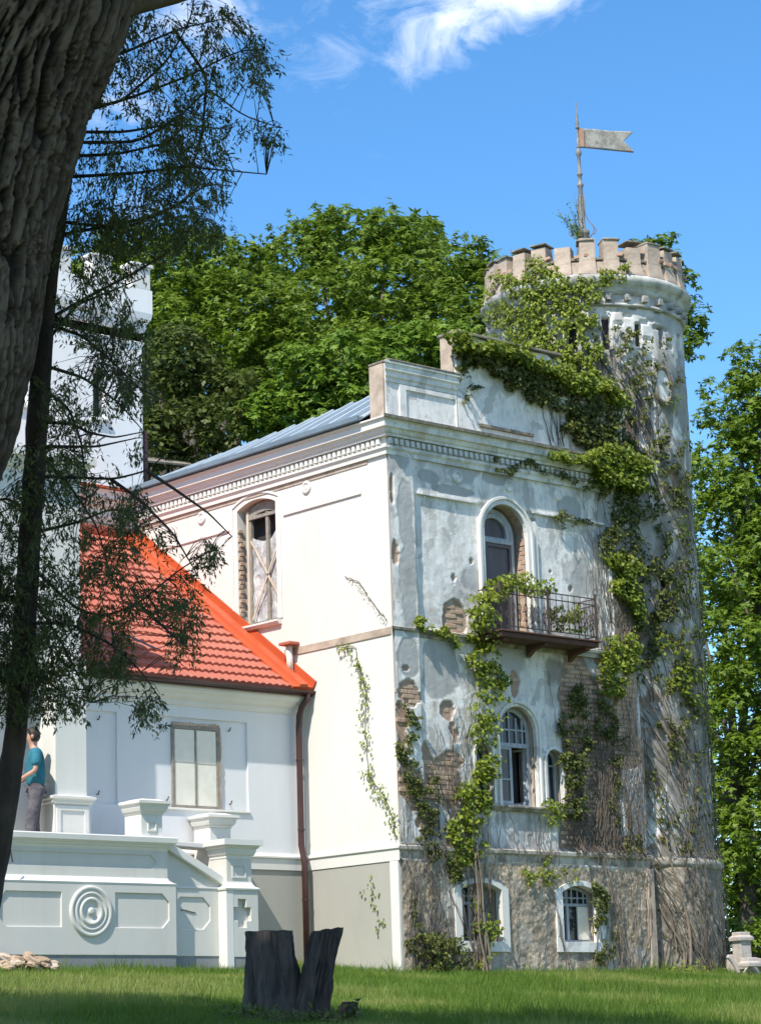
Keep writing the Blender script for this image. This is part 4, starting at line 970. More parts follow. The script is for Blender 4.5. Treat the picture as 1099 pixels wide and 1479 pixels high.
MB().sweep([(-9.5, TY+.085), (XU, TY+.085), (XU, TY+.40)], [(-.35, 1.755), (.0, 1.755), (.012, 1.775), (.02, 1.80), (.045, 1.81), (.05, 1.835), (.085, 1.85), (.09, 1.865), (.105, 1.87), (.11, 1.94), (.10, 1.955), (-.35, 1.965)]).build('parapet_coping', 'trim', ter)
MB().lathe((-5.13, TY, .875), [(.0, .035), (.03, .045), (.045, .03), (.06, .008), (.13, .006), (.15, .030), (.18, .044), (.195, .030), (.205, .012), (.225, .012), (.24, .034), (.265, .034), (.28, .012), (.29, .012), (.305, .032), (.335, .036), (.355, .026), (.365, -.02)], 72, 'y').build('medallion', 'terrace', ter, True)
MB().box(-9.5, TY+.2, .0, -3.8, YW-.02, 1.72).build('terrace_floor', 'terrace', ter)
MB().box(-9.5, TY+.16, 0, -3.72, TY+.21, 1.9).build('parapet_back', 'terrace', ter)
# pedestal on the parapet
def pedestal(cx, cy, z0, z1, hw, hd, nm='pedestal', panel=True, caph=.22):
    MB().box(cx-hw, cy-hd, z0, cx+hw, cy+hd, z1-caph).build(nm, 'trim', ter, bevel=.008)
    p = [(-.05, z1-caph), (.0, z1-caph), (.015, z1-caph+.02), (.015, z1-caph+.04), (.04, z1-caph+.055), (.06, z1-caph+.10), (.062, z1-.10), (.075, z1-.075), (.10, z1-.06), (.10, z1-.02), (-.05, z1-.005)]
    pt = [(cx-hw, cy+hd), (cx-hw, cy-hd), (cx+hw, cy-hd), (cx+hw, cy+hd), (cx-hw, cy+hd)]
    MB().sweep(pt, p).taper(cx, cy, z1-.03, z1+.015, hw+.08, hd+.08, hw*.75, hd*.75).build(nm+'_cap', 'trim', ter)
    if panel:
        s_ = hw*.42; zc = (z0+z1-caph)/2
        MB().plate([[(cx-s_, zc-s_), (cx+s_, zc-s_), (cx+s_, zc+s_), (cx-s_, zc+s_)], [(cx-s_*.68, zc-s_*.68), (cx+s_*.68, zc-s_*.68), (cx+s_*.68, zc+s_*.68), (cx-s_*.68, zc+s_*.68)]], mF(cy-hd), 0, .016).build('square_panel', 'trim', ter, bevel=.004)
pedestal(-4.01, 1.06, 1.95, 2.49, .19, .20)
pedestal(-2.10, 1.90, .2, 2.44, .20, .20)
# stair cheek
CY = .98
MB().plate([[(-3.70, .27), (-2.62, .27), (-2.62, 1.26), (-3.70, 1.26)], oct_(-3.55, -2.88, .66, 1.12, .13, True, True, True)], mF(CY), -.15, 0).build('stair_cheek', 'terrace', ter, bevel=.008)
MB().box(-3.69, CY+.024, .3, -2.62, CY+.1, 1.25).build('recessed_panel', 'terrace', ter)
MB().box(-3.7, CY+.012, -.4, -2.62, CY+.15, .269).build('base_course', 'basegrey', ter)
MB().plate([[(-3.70, 1.262), (-2.55, 1.262), (-3.70, 1.80)]], mF(CY+.03), -.14, 0).build('stair_cheek_upper', 'terrace', ter)
MB().box(-3.6, CY-.012, 1.245, -2.70, CY+.05, 1.268).build('cheek_moulding', 'trim', ter, bevel=.004)
b = MB(); p0, p1 = (-3.74, 1.83), (-2.60, 1.27)
b.plate([[(p0[0], p0[1]), (p1[0], p1[1]), (p1[0]+.03, p1[1]+.115), (p0[0]+.03, p0[1]+.115)]], mF(CY), -.17, .045); b.build('stair_coping', 'trim', ter, bevel=.012)
# stairs and inner cheek
for i in range(8): MB().box(-3.75+i*.235, CY+.15, -.2, -3.75+(i+1)*.235+.02, 1.70, 1.56-i*.17).build('step', 'terrace', ter, bevel=.01)
MB().plate([[(-3.8, -.2), (-2.2, -.2), (-2.2, 1.30), (-3.8, 1.98)]], mF(1.72), -.26, 0).build('inner_cheek', 'terrace', ter, bevel=.008)
MB().plate([[(-3.8, 1.96), (-2.98, 1.93), (-2.2, 1.90), (-2.2, 1.98), (-3.8, 2.02)]], mF(1.70), -.30, .02).build('inner_coping', 'trim', ter, bevel=.008)
# end pier
ex0, ex1, ey = -2.72, -2.12, .80
yc = ey+.26
b = MB().plate([[(ex0, .25), (ex1, .25), (ex1, 1.23), (ex0, 1.23)], [(-2.50, .68), (-2.35, .68), (-2.35, .78), (-2.26, .78), (-2.26, .97), (-2.35, .97), (-2.35, 1.09), (-2.50, 1.09), (-2.50, .97), (-2.59, .97), (-2.59, .78), (-2.50, .78)]], mF(ey), -.08, 0); b.box(ex0, ey+.08, .25, ex1, ey+.52, 1.23); b.build('end_pier', 'terrace', ter, bevel=.008)
MB().box(ex0-.004, ey-.004, .0, ex0+.13, ey+.3, 1.235).build('pier_corner', 'trim', ter, bevel=.006)
MB().box(ex0+.13, ey+.01, -.4, ex1-.01, ey+.5, .249).build('base_course', 'basegrey', ter)
MB().sweep([(ex0, ey+.52), (ex0, ey), (ex1, ey), (ex1, ey+.52)], [(-.2, 1.225), (.02, 1.225), (.025, 1.25), (-.03, 1.28), (-.06, 1.33), (-.07, 1.37), (-.2, 1.37)]).build('pier_moulding', 'trim', ter)
MB().box(ex0+.065, ey+.065, 1.3, ex1-.065, ey+.455, 1.74).build('pier_shaft', 'terrace', ter, bevel=.008)
MB().plate([[(-2.56, 1.40), (-2.29, 1.40), (-2.29, 1.61), (-2.56, 1.61)], [(-2.53, 1.43), (-2.32, 1.43), (-2.32, 1.58), (-2.53, 1.58)]], mF(ey+.065), 0, .014).build('square_panel', 'terrace', ter, bevel=.004)
q0 = [(ex0+.065, ey+.455), (ex0+.065, ey+.065), (ex1-.065, ey+.065), (ex1-.065, ey+.455), (ex0+.065, ey+.455)]
MB().sweep(q0, [(-.05, 1.68), (0, 1.68), (.012, 1.70), (.012, 1.73), (.035, 1.75), (.05, 1.79), (.055, 1.83), (.085, 1.85), (.085, 1.87), (.13, 1.88), (.13, 1.965), (-.05, 1.975)]).taper((ex0+ex1)/2, ey+.26, 1.96, 1.98, (ex1-ex0)/2+.04, .30, (ex1-ex0)/2-.05, .2).build('pier_cap', 'trim', ter)
MB().box(ex0+.0, ey+.52, -.3, ex1, 1.9, .5).build('pier_back', 'terrace', ter)
# dark scar on the cheek
MB().tube([(-3.40, CY+.022, .93), (-3.33, CY+.02, .935), (-3.2, CY+.02, .905), (-3.14, CY+.024, .90)], .012, 6).build('plaster_crack', 'greywood', ter)
# chain-like hooks near the tree
MB().tube([F(14, 1222, .75)[:1]+(.75,)+F(14, 1222, .75)[1:], F(18, 1246, .75)[:1]+(.75,)+F(18, 1246, .75)[1:]], .012, 6).build('hook', 'iron', ter)

# ================================================================== PERSON on the terrace
FWD = Vector((-.88, .47, 0)).normalized(); SD = Vector((FWD.y, -FWD.x, 0))   # SD = the person's right hand side
base = Vector((-5.60, 1.45, 1.72))
per = empty('person', tuple(base), 'person in teal shirt and dark patterned trousers standing on the terrace, holding a small bag', 'person')
def bp(f, s, z): return tuple(base+FWD*f+SD*s+Vector((0, 0, z)))
def skinmesh(name, pts, edges, rad, mat, parent, root=0, sub=2):
    me = bpy.data.meshes.new(name); me.from_pydata(pts, edges, []); me.update()
    me.materials.append(M[mat]); o = bpy.data.objects.new(name, me); COL.objects.link(o); o.parent = parent
    if parent.type == 'EMPTY': o.matrix_parent_inverse = Matrix.Translation(-parent.location)
    bm = bmesh.new(); bm.from_mesh(me); bm.verts.ensure_lookup_table(); ly = bm.verts.layers.skin.verify()
    for i, r_ in enumerate(rad):
        bm.verts[i][ly].radius = r_ if isinstance(r_, tuple) else (r_, r_)
        bm.verts[i][ly].use_root = (i == root)
    bm.to_mesh(me); bm.free()
    sk = o.modifiers.new('skin', 'SKIN'); sk.use_smooth_shade = True
    sb_ = o.modifiers.new('sub', 'SUBSURF'); sb_.levels = sub; sb_.render_levels = sub
    return o
bodyp = [bp(0, 0, .95), bp(0, 0, 1.15), bp(.02, 0, 1.38), bp(.03, 0, 1.49), bp(.05, 0, 1.56), bp(.065, 0, 1.64), bp(.06, 0, 1.71),
         bp(.01, .17, 1.42), bp(.03, .23, 1.15), bp(.22, .17, 1.02), bp(.29, .14, .99),
         bp(.01, -.17, 1.42), bp(.03, -.23, 1.15), bp(.22, -.15, 1.04), bp(.29, -.10, 1.02),
         bp(0, .10, .88), bp(.02, .11, .48), bp(-.02, .11, .09), bp(.12, .12, .04),
         bp(0, -.10, .88), bp(.08, -.11, .48), bp(.10, -.11, .09), bp(.24, -.12, .04)]
bede = [(0, 1), (1, 2), (2, 3), (3, 4), (4, 5), (5, 6), (2, 7), (7, 8), (8, 9), (9, 10), (2, 11), (11, 12), (12, 13), (13, 14), (0, 15), (15, 16), (16, 17), (17, 18), (0, 19), (19, 20), (20, 21), (21, 22)]
brad = [.085, .085, .115, .055, .06, .085, .07, .05, .038, .028, .035, .05, .038, .028, .035, .08, .055, .04, .035, .08, .055, .04, .035]
body = skinmesh('body', bodyp, bede, brad, 'skin', per)
skinmesh('shirt', [bp(0, 0, .90), bp(0, 0, 1.15), bp(.02, 0, 1.38), bp(.03, 0, 1.47), bp(.01, .18, 1.42), bp(.03, .235, 1.2), bp(.01, -.18, 1.42), bp(.03, -.235, 1.2)],
         [(0, 1), (1, 2), (2, 3), (2, 4), (4, 5), (2, 6), (6, 7)], [.165, .145, .155, .07, .078, .072, .078, .072], 'teal', per)
skinmesh('trousers', [bp(0, 0, 1.04), bp(0, .10, .86), bp(.02, .11, .48), bp(-.02, .11, .10), bp(0, -.10, .86), bp(.08, -.11, .48), bp(.10, -.11, .10)],
         [(0, 1), (1, 2), (2, 3), (0, 4), (4, 5), (5, 6)], [.15, .115, .085, .068, .115, .085, .068], 'jeans', per)
bm = bmesh.new(); bmesh.ops.create_uvsphere(bm, u_segments=20, v_segments=14, radius=1)
for v_ in bm.verts:
    p = v_.co; q = Vector((p.x*.098, p.y*.112, p.z*.115)); q *= 1+.05*math.sin(p.x*9+p.z*7)
    if p.y > .35 and p.z < .45: q.y *= .6
    v_.co = base+SD*q.x+FWD*(q.y+.045)+Vector((0, 0, q.z+1.675))
me = bpy.data.meshes.new('hair'); bm.to_mesh(me); bm.free(); finish(me, 'hair', 'hair', per, True)
for s_ in (.105, -.105):
    MB().lathe(bp(.06, s_, 1.645), [(0, .03), (.02, .02), (.024, 0), (.016, -.03), (0, -.035)], 8).build('ear', 'skin', body, True)
MB().tube([bp(.155, 0, 1.665), bp(.185, 0, 1.635), bp(.165, 0, 1.62)], [.008, .014, .010], 8).build('nose', 'skin', body, True)
MB().tube([bp(.15, -.02, 1.59), bp(.157, 0, 1.588), bp(.15, .02, 1.59)], .006, 6).build('mouth', 'bag', body, True)
for s_ in (.035, -.035): MB().lathe(bp(.135, s_, 1.675), [(0, .012), (.012, 0), (0, -.012)], 8).build('eye', 'hair', body, True)
for s_, fy in ((.14, .29), (-.10, .29)):
    for i in range(5):
        zz0 = 1.03-i*.018; ln = (.055, .075, .08, .075, .06)[i]
        pts = [bp(fy, s_-(.01 if s_ > 0 else -.01), zz0), bp(fy+ln*.6, s_-(.02 if s_ > 0 else -.02), zz0-.008), bp(fy+ln*.9, s_-(.05 if s_ > 0 else -.05), zz0-.02)]
        MB().tube(pts, [.010, .009, .007], 7).build('thumb' if i == 0 else 'finger', 'skin', body, True)
for s_, f_ in ((.11, 0), (-.11, .12)):
    MB().tube([bp(f_-.08, s_, .04), bp(f_+.02, s_, .045), bp(f_+.12, s_, .035), bp(f_+.18, s_, .03)], [.035, .045, .045, .028], 10).build('shoe', 'hair', per, True)
bagr = empty('shoulder_bag', bp(.35, .03, .93), 'small dark red bag held in the hands of the person in the teal shirt', 'bag')
MB().beam(bp(.36, -.10, .93), bp(.36, .16, .93), .08, .15).build('bag_body', 'bag', bagr, bevel=.02)
MB().tube([bp(.34, -.06, 1.0), bp(.33, -.02, 1.06), bp(.33, .06, 1.06), bp(.34, .10, 1.0)], .008, 6).build('bag_handle', 'bag', bagr, True)

# ================================================================== STUMP
gx = at(420, 1478, 25.5)
sg = gz1(gx[0], gx[1])
stump = empty('tree_stump', (float(gx[0]), float(gx[1]), sg), 'dark shaded twin-stemmed tree stump sawn flat, split in a V', 'tree stump')
def stemmesh(name, c0, c1, r0, r1, h0, h1, seed, tilt, parent):
    """c0,c1: lateral offsets (camera-right metres) at foot and top"""
    nA, nH = 120, 50; v = []; Rxy = np.array([RT[0], RT[1]]); Rxy /= np.linalg.norm(Rxy); Fxy = np.array([-Rxy[1], Rxy[0]])
    ang = np.linspace(0, 2*np.pi, nA, endpoint=False); hh = np.linspace(0, 1, nH)
    AA, HH = np.meshgrid(ang, hh)
    lobes = 1+.07*np.sin(AA*3+seed)+.04*np.sin(AA*5+seed*2.1)+.03*np.sin(AA*9+seed)*(1-HH*.7)
    flare = 1+.55*np.exp(-HH*4.5)*(1+.35*np.sin(AA*4+seed))
    rad = (r0+(r1-r0)*HH)*lobes*flare+(fbm(AA*5, HH*2+seed, 2, 4, seed)-.5)*.06+(np.abs(fbm(AA*9, HH*1.5+seed, 1, 3, seed+5)-.5)-.1)*.10
    cx = c0+(c1-c0)*HH; zz_ = h0+(h1-h0)*HH
    lat = cx+rad*np.cos(AA)*(1.0 if seed != 2 else .82); dpt = rad*np.sin(AA)*.85
    zz_ = zz_+HH*(tilt*rad*np.cos(AA)+.004*np.sin(AA*7))
    P = np.stack([gx[0]+Rxy[0]*lat+Fxy[0]*dpt, gx[1]+Rxy[1]*lat+Fxy[1]*dpt, sg+zz_], -1)
    I = np.arange(nA*nH).reshape(nH, nA); J = np.roll(I, -1, 1)
    Q = np.stack([I[:-1], J[:-1], J[1:], I[1:]], -1).reshape(-1, 4)
    npmesh(name, P.reshape(-1, 3), Q, 'stumpwood', parent, True)
    top = P[-1]; c = top.mean(0)+np.array([0, 0, -.02]); rings = [top, top*.6+c*.4+np.array([0, 0, .004]), top*.25+c*.75]
    V = np.concatenate(rings+[c[None]]); f = []
    for k in range(2):
        for j in range(nA): f.append((k*nA+j, k*nA+(j+1) % nA, (k+1)*nA+(j+1) % nA, (k+1)*nA+j))
    for j in range(nA): f.append((2*nA+j, 2*nA+(j+1) % nA, 3*nA))
    MB().add(V, f).build('sawn_top', 'cut', parent)
stemmesh('left_stem', -.17, -.225, .27, .225, -.12, .87, 1, .0, stump)
stemmesh('right_stem', .14, .385, .19, .185, -.12, .865, 2, .10, stump)
stemmesh('root_knee', .62, .60, .13, .05, -.1, .13, 4, 0, stump)

# ================================================================== BRICK RUBBLE
BRK = []; cols = ['rubbleb', 'tan', 'rubbleb']
for i in range(34):
    a, b_ = random.uniform(-20, 66), random.uniform(0, 1)
    x, z = F(a, 1402, .35+.25*b_); y = .62-.35*b_
    h = .06+.25*max(0, 1-abs(a-34)/36)*random.uniform(.1, 1)
    bm = bmesh.new(); bmesh.ops.create_cube(bm, size=1)
    bmesh.ops.subdivide_edges(bm, edges=bm.edges, cuts=2, use_grid_fill=True)
    sx, sy, sz = random.uniform(.08, .13), random.uniform(.05, .07), random.uniform(.025, .04)
    for v_ in bm.verts:
        p = v_.co; k = 1-.18*(abs(p.x) > .4)*(abs(p.y) > .4)-.15*(abs(p.z) > .4)*(abs(p.x) > .4)
        v_.co = Vector((p.x*sx*2*k, p.y*sy*2*k, p.z*sz*2*k))+Vector([random.uniform(-1, 1)*.007 for _ in range(3)])
    me = bpy.data.meshes.new('broken_brick'); bm.to_mesh(me); bm.free()
    o = finish(me, 'broken_brick', cols[i % 3], None, False); o.location = (x, y, gz1(x, y)+h*.8); o.rotation_euler = (random.uniform(-.5, .5), random.uniform(-.4, .4), random.uniform(0, 3))
    o['_px'] = a; BRK.append(o)
    tag(o, 'broken tan brick in the loose heap on the grass at the foot of the terrace', 'brick', 'broken bricks heaped by the terrace')

BRK.sort(key=lambda q: -q.location.z)
BRK[0]['label'] = 'topmost broken brick on the loose heap at the foot of the terrace'
rest = sorted(BRK[1:], key=lambda q: -q['_px']); rest[0]['label'] = 'broken brick lying at the right end of the heap, farthest out on the grass'
rest[1]['label'] = 'second broken brick from the right end of the heap by the terrace base'
for q in BRK: del q['_px']
# ================================================================== STONE BALUSTRADE REMAINS at the right
def gpt(a, b, dep):
    p = at(a, b, dep); return p
bb = at(1073, 1400, 41.6)
balu = empty('stone_gate_post', (float(bb[0]), float(bb[1]), .2), 'tall pale stone post with domed cap at the right edge behind the tower', 'stone post')
def post_(root, px, dep, top_py, hw, mat='stone'):
    p = at(px, 1400, dep); x, y = float(p[0]), float(p[1]); zt_ = float(at(px, top_py, dep)[2]); a = -YAW
    b = MB().taper(0, 0, 0, zt_-.14, hw*1.06, hw*1.06, hw, hw); o = b.build('shaft', mat, root, bevel=.012); o.location = (x, y, 0); o.rotation_euler = (0, 0, a+.55)
    b = MB().taper(0, 0, zt_-.29, zt_-.23, hw*1.35, hw*1.35, hw*1.4, hw*1.4).taper(0, 0, zt_-.23, zt_-.15, hw*1.4, hw*1.4, hw*.5, hw*.5); o = b.build('cap', mat, root, bevel=.01); o.location = (x, y, 0); o.rotation_euler = (0, 0, a+.55)
post_(balu, 1073, 41.6, 1334, .11)
b2 = empty('small_stone_post', tuple(float(v) for v in at(1083, 1400, 40.4)[:2])+(.2,), 'short stone post with flat cap in front of the taller post', 'stone post'); post_(b2, 1083, 40.4, 1371, .10)
b3 = empty('stone_scroll', tuple(float(v) for v in at(1075, 1405, 40.6)[:2])+(.0,), 'low curved stone scroll arch lying beside the stone posts', 'stone fragment')
for (pa, pb, r_) in (((1050, 1382), (1068, 1408), .035), ((1076, 1408), (1094, 1408), .05)):
    p = at(pa[0], pa[1], 40.6); q = at(pb[0], pb[1], 40.6); pts = []
    for t in np.linspace(0, 1, 12):
        c = p*(1-t)+q*t; c = c+np.array([0, 0, math.sin(t*math.pi)*(.10 if r_ > .04 else .05)]); pts.append(tuple(c))
    MB().tube(pts, r_, 8).build('scroll', 'stone', b3, True)
b4 = empty('stone_bench_slab', tuple(float(v) for v in at(1065, 1400, 42.2)[:2])+(.0,), 'pale stone slab resting low between the tower and the stone posts', 'stone slab')
p = at(1052, 1383, 42.2); q = at(1112, 1391, 42.2); MB().beam(tuple(p), tuple(q), .3, .08).build('slab', 'stone', b4, bevel=.01)
for t in (.1, .9):
    c = p*(1-t)+q*t; MB().box(c[0]-.08, c[1]-.1, -.1, c[0]+.08, c[1]+.1, c[2]-.03).build('support', 'stone', b4, bevel=.01)
tri = empty('iron_stake', tuple(float(v) for v in at(1022, 1410, 41)[:2])+(.0,), 'thin dark iron tripod stake at the foot of the round tower', 'stake')
p = at(1021, 1345, 41.0); q = at(1024, 1405, 41.0)
MB().tube([tuple(p), tuple(q)], .010, 6).build('rod', 'iron', tri)
for a in (1016, 1031): MB().tube([tuple(at(1023, 1390, 41.0)), tuple(at(a, 1412, 41.0))], .009, 6).build('leg', 'iron', tri)

# ================================================================== BACKGROUND TREES
def tree(name, label, cat, lobes, mat, cs, dens=1.6, group=None, k=5, leaf=None, foot=None, bz=.25, sub=.36, bark_='bark3', droop=.35, asp=.42):
    L = [(at(a, b, d), r*d/FPX) for a, b, r, d in lobes]
    c = np.mean([l[0] for l in L], 0) if foot is None else at(*foot)
    root = empty(name, (float(c[0]), float(c[1]), bz), label, cat, group)
    Pl, Nl, Vl = [], [], []
    for (ctr, r) in L:
        ns = max(8, int(14*(1/sub)**1.1)); sd_ = rng.normal(0, 1, (ns, 3)); sd_ /= np.linalg.norm(sd_, axis=1, keepdims=True)
        sc_ = ctr+sd_*r*rng.uniform(.62, .95, (ns, 1))*np.array([1, 1, .92]); sr = r*sub*rng.uniform(.75, 1.35, ns)
        n = int(dens*2.7*4*math.pi*r*r/cs**2)
        idx = rng.integers(0, ns, n); dr = rng.normal(0, 1, (n, 3)); dr[:, 2] += .35; dr += sd_[idx]*.7; dr /= np.linalg.norm(dr, axis=1, keepdims=True)
        P = sc_[idx]+dr*sr[idx, None]*rng.uniform(.45, 1.12, (n, 1))*np.array([1, 1, .85])
        Pl.append(P); Nl.append(dr*.6+np.array([0, 0, .7])); Vl.append(np.clip(rng.normal(.42, .17, n)+rng.normal(0, .12, ns)[idx], 0, 1))
    P = np.concatenate(Pl); N = np.concatenate(Nl); v = np.concatenate(Vl)
    ok = P[:, 2] > bz+.2; P, N, v = P[ok], N[ok], v[ok]
    if k > 1:
        P2, N2, T2 = palmate(P, N, cs, k); leaves('crown', P2, N2, rng.uniform(.75, 1.15, len(P2))*(leaf or cs*.46), mat, root, asp, droop, .15, np.tile(v, k)+rng.normal(0, .05, len(P2)), T2)
    else: leaves('crown', P, N, rng.uniform(.7, 1.25, len(P))*(leaf or cs), mat, root, asp+.2, droop, .5, v)
    b = MB(); zt_ = max(l[0][2] for l in L); foot_ = Vector((c[0], c[1], bz-.3)); mid_p = Vector((c[0], c[1], bz+(zt_-bz)*.45)); R0 = max(.12, (zt_-bz)*.022)
    b.tube([foot_, foot_.lerp(mid_p, .5)+Vector((.1, .05, 0)), mid_p], [R0*1.3, R0, R0*.75], 9)
    for ctr, r in L:
        q = Vector(ctr); m1 = mid_p.lerp(q, .5)+Vector((0, 0, .2*r)); b.tube([mid_p-Vector((0, 0, .3)), m1, q.lerp(m1, .3)], [R0*.45, R0*.25, R0*.08], 6)
    b.build('trunk', bark_, root, True)
    return root
tree('chestnut_tree', 'tall dark green chestnut with rounded crown rising behind the metal roof', 'tree',
     [(500, 360, 62, 60), (585, 372, 58, 60), (430, 385, 58, 60), (545, 430, 75, 59), (470, 455, 70, 58.5), (620, 440, 60, 59), (400, 450, 60, 59), (555, 330, 40, 60), (455, 330, 38, 60), (610, 345, 32, 60.5), (520, 520, 80, 58), (600, 520, 60, 57)], 'chestnut', .27, 1.45)
tree('chestnut_tree', 'chestnut crown between the main green crown and the round tower', 'tree',
     [(660, 385, 48, 59), (700, 420, 50, 59), (740, 420, 50, 60), (650, 460, 55, 58), (690, 480, 50, 58), (690, 370, 26, 59)], 'chestnut', .28, 1.5)
tree('chestnut_tree', 'shadowy chestnut crown behind the cypress boughs and white rear tower', 'tree',
     [(320, 395, 55, 60), (260, 400, 60, 60), (210, 400, 60, 61), (350, 450, 60, 59), (280, 470, 70, 59), (150, 420, 70, 62), (370, 520, 60, 58), (90, 430, 60, 62), (230, 350, 28, 60), (350, 365, 25, 60), (180, 345, 35, 61), (290, 345, 30, 60), (250, 440, 60, 60), (330, 560, 60, 60), (400, 530, 50, 60)], 'chestnut', .29, 1.5)
tree('olive_green_tree', 'yellowish olive tree just right of the white rear tower', 'tree',
     [(255, 510, 46, 55), (230, 570, 48, 55), (290, 560, 46, 55), (260, 625, 50, 54), (320, 610, 42, 54), (215, 640, 45, 54), (340, 560, 35, 55)], 'olive', .17, 1.5, k=1)
tree('maple_tree', 'light green maple spreading low behind the metal roof by the parapet', 'tree',
     [(440, 540, 45, 54), (490, 520, 45, 54), (540, 520, 42, 54), (400, 590, 40, 54), (460, 590, 42, 54), (510, 570, 40, 54), (600, 505, 42, 55), (650, 500, 38, 55), (370, 600, 35, 54)], 'linden', .22, 1.6, leaf=.15)
tree('dark_tree', 'dark leafy tree peeping out right behind the tower battlements', 'tree',
     [(950, 375, 34, 58), (975, 420, 38, 58), (985, 480, 36, 58), (930, 360, 22, 58), (990, 500, 28, 57.5), (940, 440, 50, 58), (965, 345, 12, 58), (1003, 455, 20, 58)], 'chestnut', .27, 1.4, foot=(880, 900, 58))
tree('linden_tree', 'tall sunlit linden tree along the right edge of the view', 'tree',
     [(1095, 530, 48, 56), (1060, 590, 52, 56), (1105, 620, 55, 56), (1040, 680, 48, 56), (1095, 720, 55, 55.5), (1035, 760, 50, 56), (1120, 790, 60, 55), (1060, 830, 55, 55), (1120, 880, 60, 55), (1150, 600, 90, 57), (1160, 760, 90, 57)], 'bright', .20, .95, leaf=.125)
tree('linden_tree', 'broad linden with low boughs behind the foot of the round tower', 'tree',
     [(1050, 930, 55, 54), (1105, 980, 60, 54), (1050, 1040, 52, 54), (1110, 1090, 60, 53.5), (1060, 1150, 50, 54), (1100, 1210, 55, 53), (1055, 1255, 45, 54), (1100, 1290, 42, 54), (1062, 1300, 36, 54.5), (1000, 1000, 60, 56), (1000, 1180, 60, 56), (1000, 850, 60, 57), (1180, 1050, 90, 54)], 'bright', .20, .95, leaf=.125)
tree('dark_undergrowth_tree', 'deeply shaded tree filling the gaps behind the linden trees', 'tree',
     [(1040, 900, 90, 62), (1100, 1050, 90, 62), (1040, 1180, 90, 62), (1120, 760, 80, 63), (1030, 720, 60, 63), (1100, 1260, 70, 61), (1000, 1290, 60, 60), (1060, 1310, 50, 60), (1110, 1320, 50, 60), (1030, 1330, 50, 60)], 'chestnut', .34, 1.1)
tree('beech_tree', 'deep green wood beech filling the back of the canopy behind the metal roof', 'tree',
     [(150, 460, 90, 65), (250, 430, 95, 65), (350, 440, 95, 65), (450, 420, 95, 65), (560, 420, 95, 65), (660, 440, 80, 65), (300, 560, 110, 64), (430, 570, 110, 64), (560, 560, 110, 64), (200, 600, 110, 64), (720, 470, 60, 65), (500, 340, 50, 65), (590, 350, 48, 65)], 'chestnut', .42, .75, leaf=.26, k=5)
hedge = tree('clipped_hedge', 'bright yellow-green low hedge behind the stone posts', 'hedge',
     [(1062+i*26, 1358, 30, 43.6) for i in range(7)], 'bright', .10, .9, k=1, bz=-.1)
# wider background wood, seen only from other standpoints
tree('beech_tree', 'broad beech far behind the left side of the manor', 'tree', [(-60, 430, 120, 66), (-180, 480, 130, 66), (60, 520, 100, 66), (-120, 620, 120, 66)], 'chestnut', .5, 1.1)
tree('beech_tree', 'broad beech beyond the right edge of the lawn', 'tree', [(1260, 560, 130, 60), (1300, 760, 140, 60), (1280, 980, 140, 60), (1290, 1180, 130, 60)], 'chestnut', .5, 1.1)

for i, (px_, dd, lb_) in enumerate(((1560, 66, 'first beech in the row far beyond the lawn to the right'), (1900, 74, 'second beech in the row far beyond the lawn to the right'), (2300, 70, 'third beech in the row far beyond the lawn to the right'),
                                    (2750, 72, 'last beech in the row far beyond the lawn to the right'), (-500, 72, 'nearer of two beeches far to the left of the manor'), (-900, 70, 'farther of two beeches far to the left of the manor'))):
    tree('beech_tree', lb_, 'tree', [(px_+random.uniform(-60, 60), 620+j*170, 170, dd+random.uniform(-2, 2)) for j in range(5)]+[(px_-150, 900, 140, dd), (px_+160, 1000, 150, dd)], 'chestnut', .7, .8, k=1)
# ================================================================== CREEPERS
def scat_poly(poly, n, thr=.45, sc=3., seed=0, edge=12):
    P = np.array(poly, float); lo = P.min(0)-edge; hi = P.max(0)+edge; out_ = []
    while len(out_) < n:
        q = rng.uniform(lo, hi, (n*3, 2)); w = np.stack([(fbm(q[:, 0]/60, q[:, 1]/60, 2.4, 3, seed)-.5)*edge*5, (fbm(q[:, 0]/60, q[:, 1]/60, 2.4, 3, seed+9)-.5)*edge*5], -1)
        q2 = q+w; ok = inpoly(q2[:, 0], q2[:, 1], poly) & (fbm(q[:, 0]/60, q[:, 1]/60, sc*2.4, 3, seed+4) > thr)
        out_ += list(q[ok])
        if not ok.any(): break
    return np.array(out_[:n])
def on_front(q, off0, off1, Y0=0.):
    d = FW+np.outer(q[:, 0]-PCX, RT)/FPX+np.outer(PCY-q[:, 1], UP)/FPX; t = (Y0-EYE[1])/d[:, 1]; P = EYE+d*t[:, None]
    P[:, 1] -= rng.uniform(off0, off1, len(q)); return P
def on_tower(q, off0, off1, R0=TR):
    d = FW+np.outer(q[:, 0]-PCX, RT)/FPX+np.outer(PCY-q[:, 1], UP)/FPX; o = EYE[:2]-TC
    a = (d[:, :2]**2).sum(1); b = 2*(d[:, :2]@o); c = o@o-(R0+.02)**2; D = b*b-4*a*c; ok = D > 0
    t = (-b-np.sqrt(np.maximum(D, 0)))/2/a; P = EYE+d*t[:, None]; n = P[:, :2]-TC; n /= np.linalg.norm(n, axis=1, keepdims=True)
    P[:, :2] += n*rng.uniform(off0, off1, (len(q), 1)); N = np.concatenate([n, np.zeros((len(q), 1))], 1); return P[ok], N[ok]
def stems(name, paths, mat, parent, r0=.012, kind=True):
    b = MB()
    for p in paths:
        k = len(p); rr0 = r0*random.uniform(.5, 1.5); b.tube(p, [rr0*(1-.65*i/(k-1)) for i in range(k)], 4, False)
    o = b.build(name, mat, parent, True)
    return o
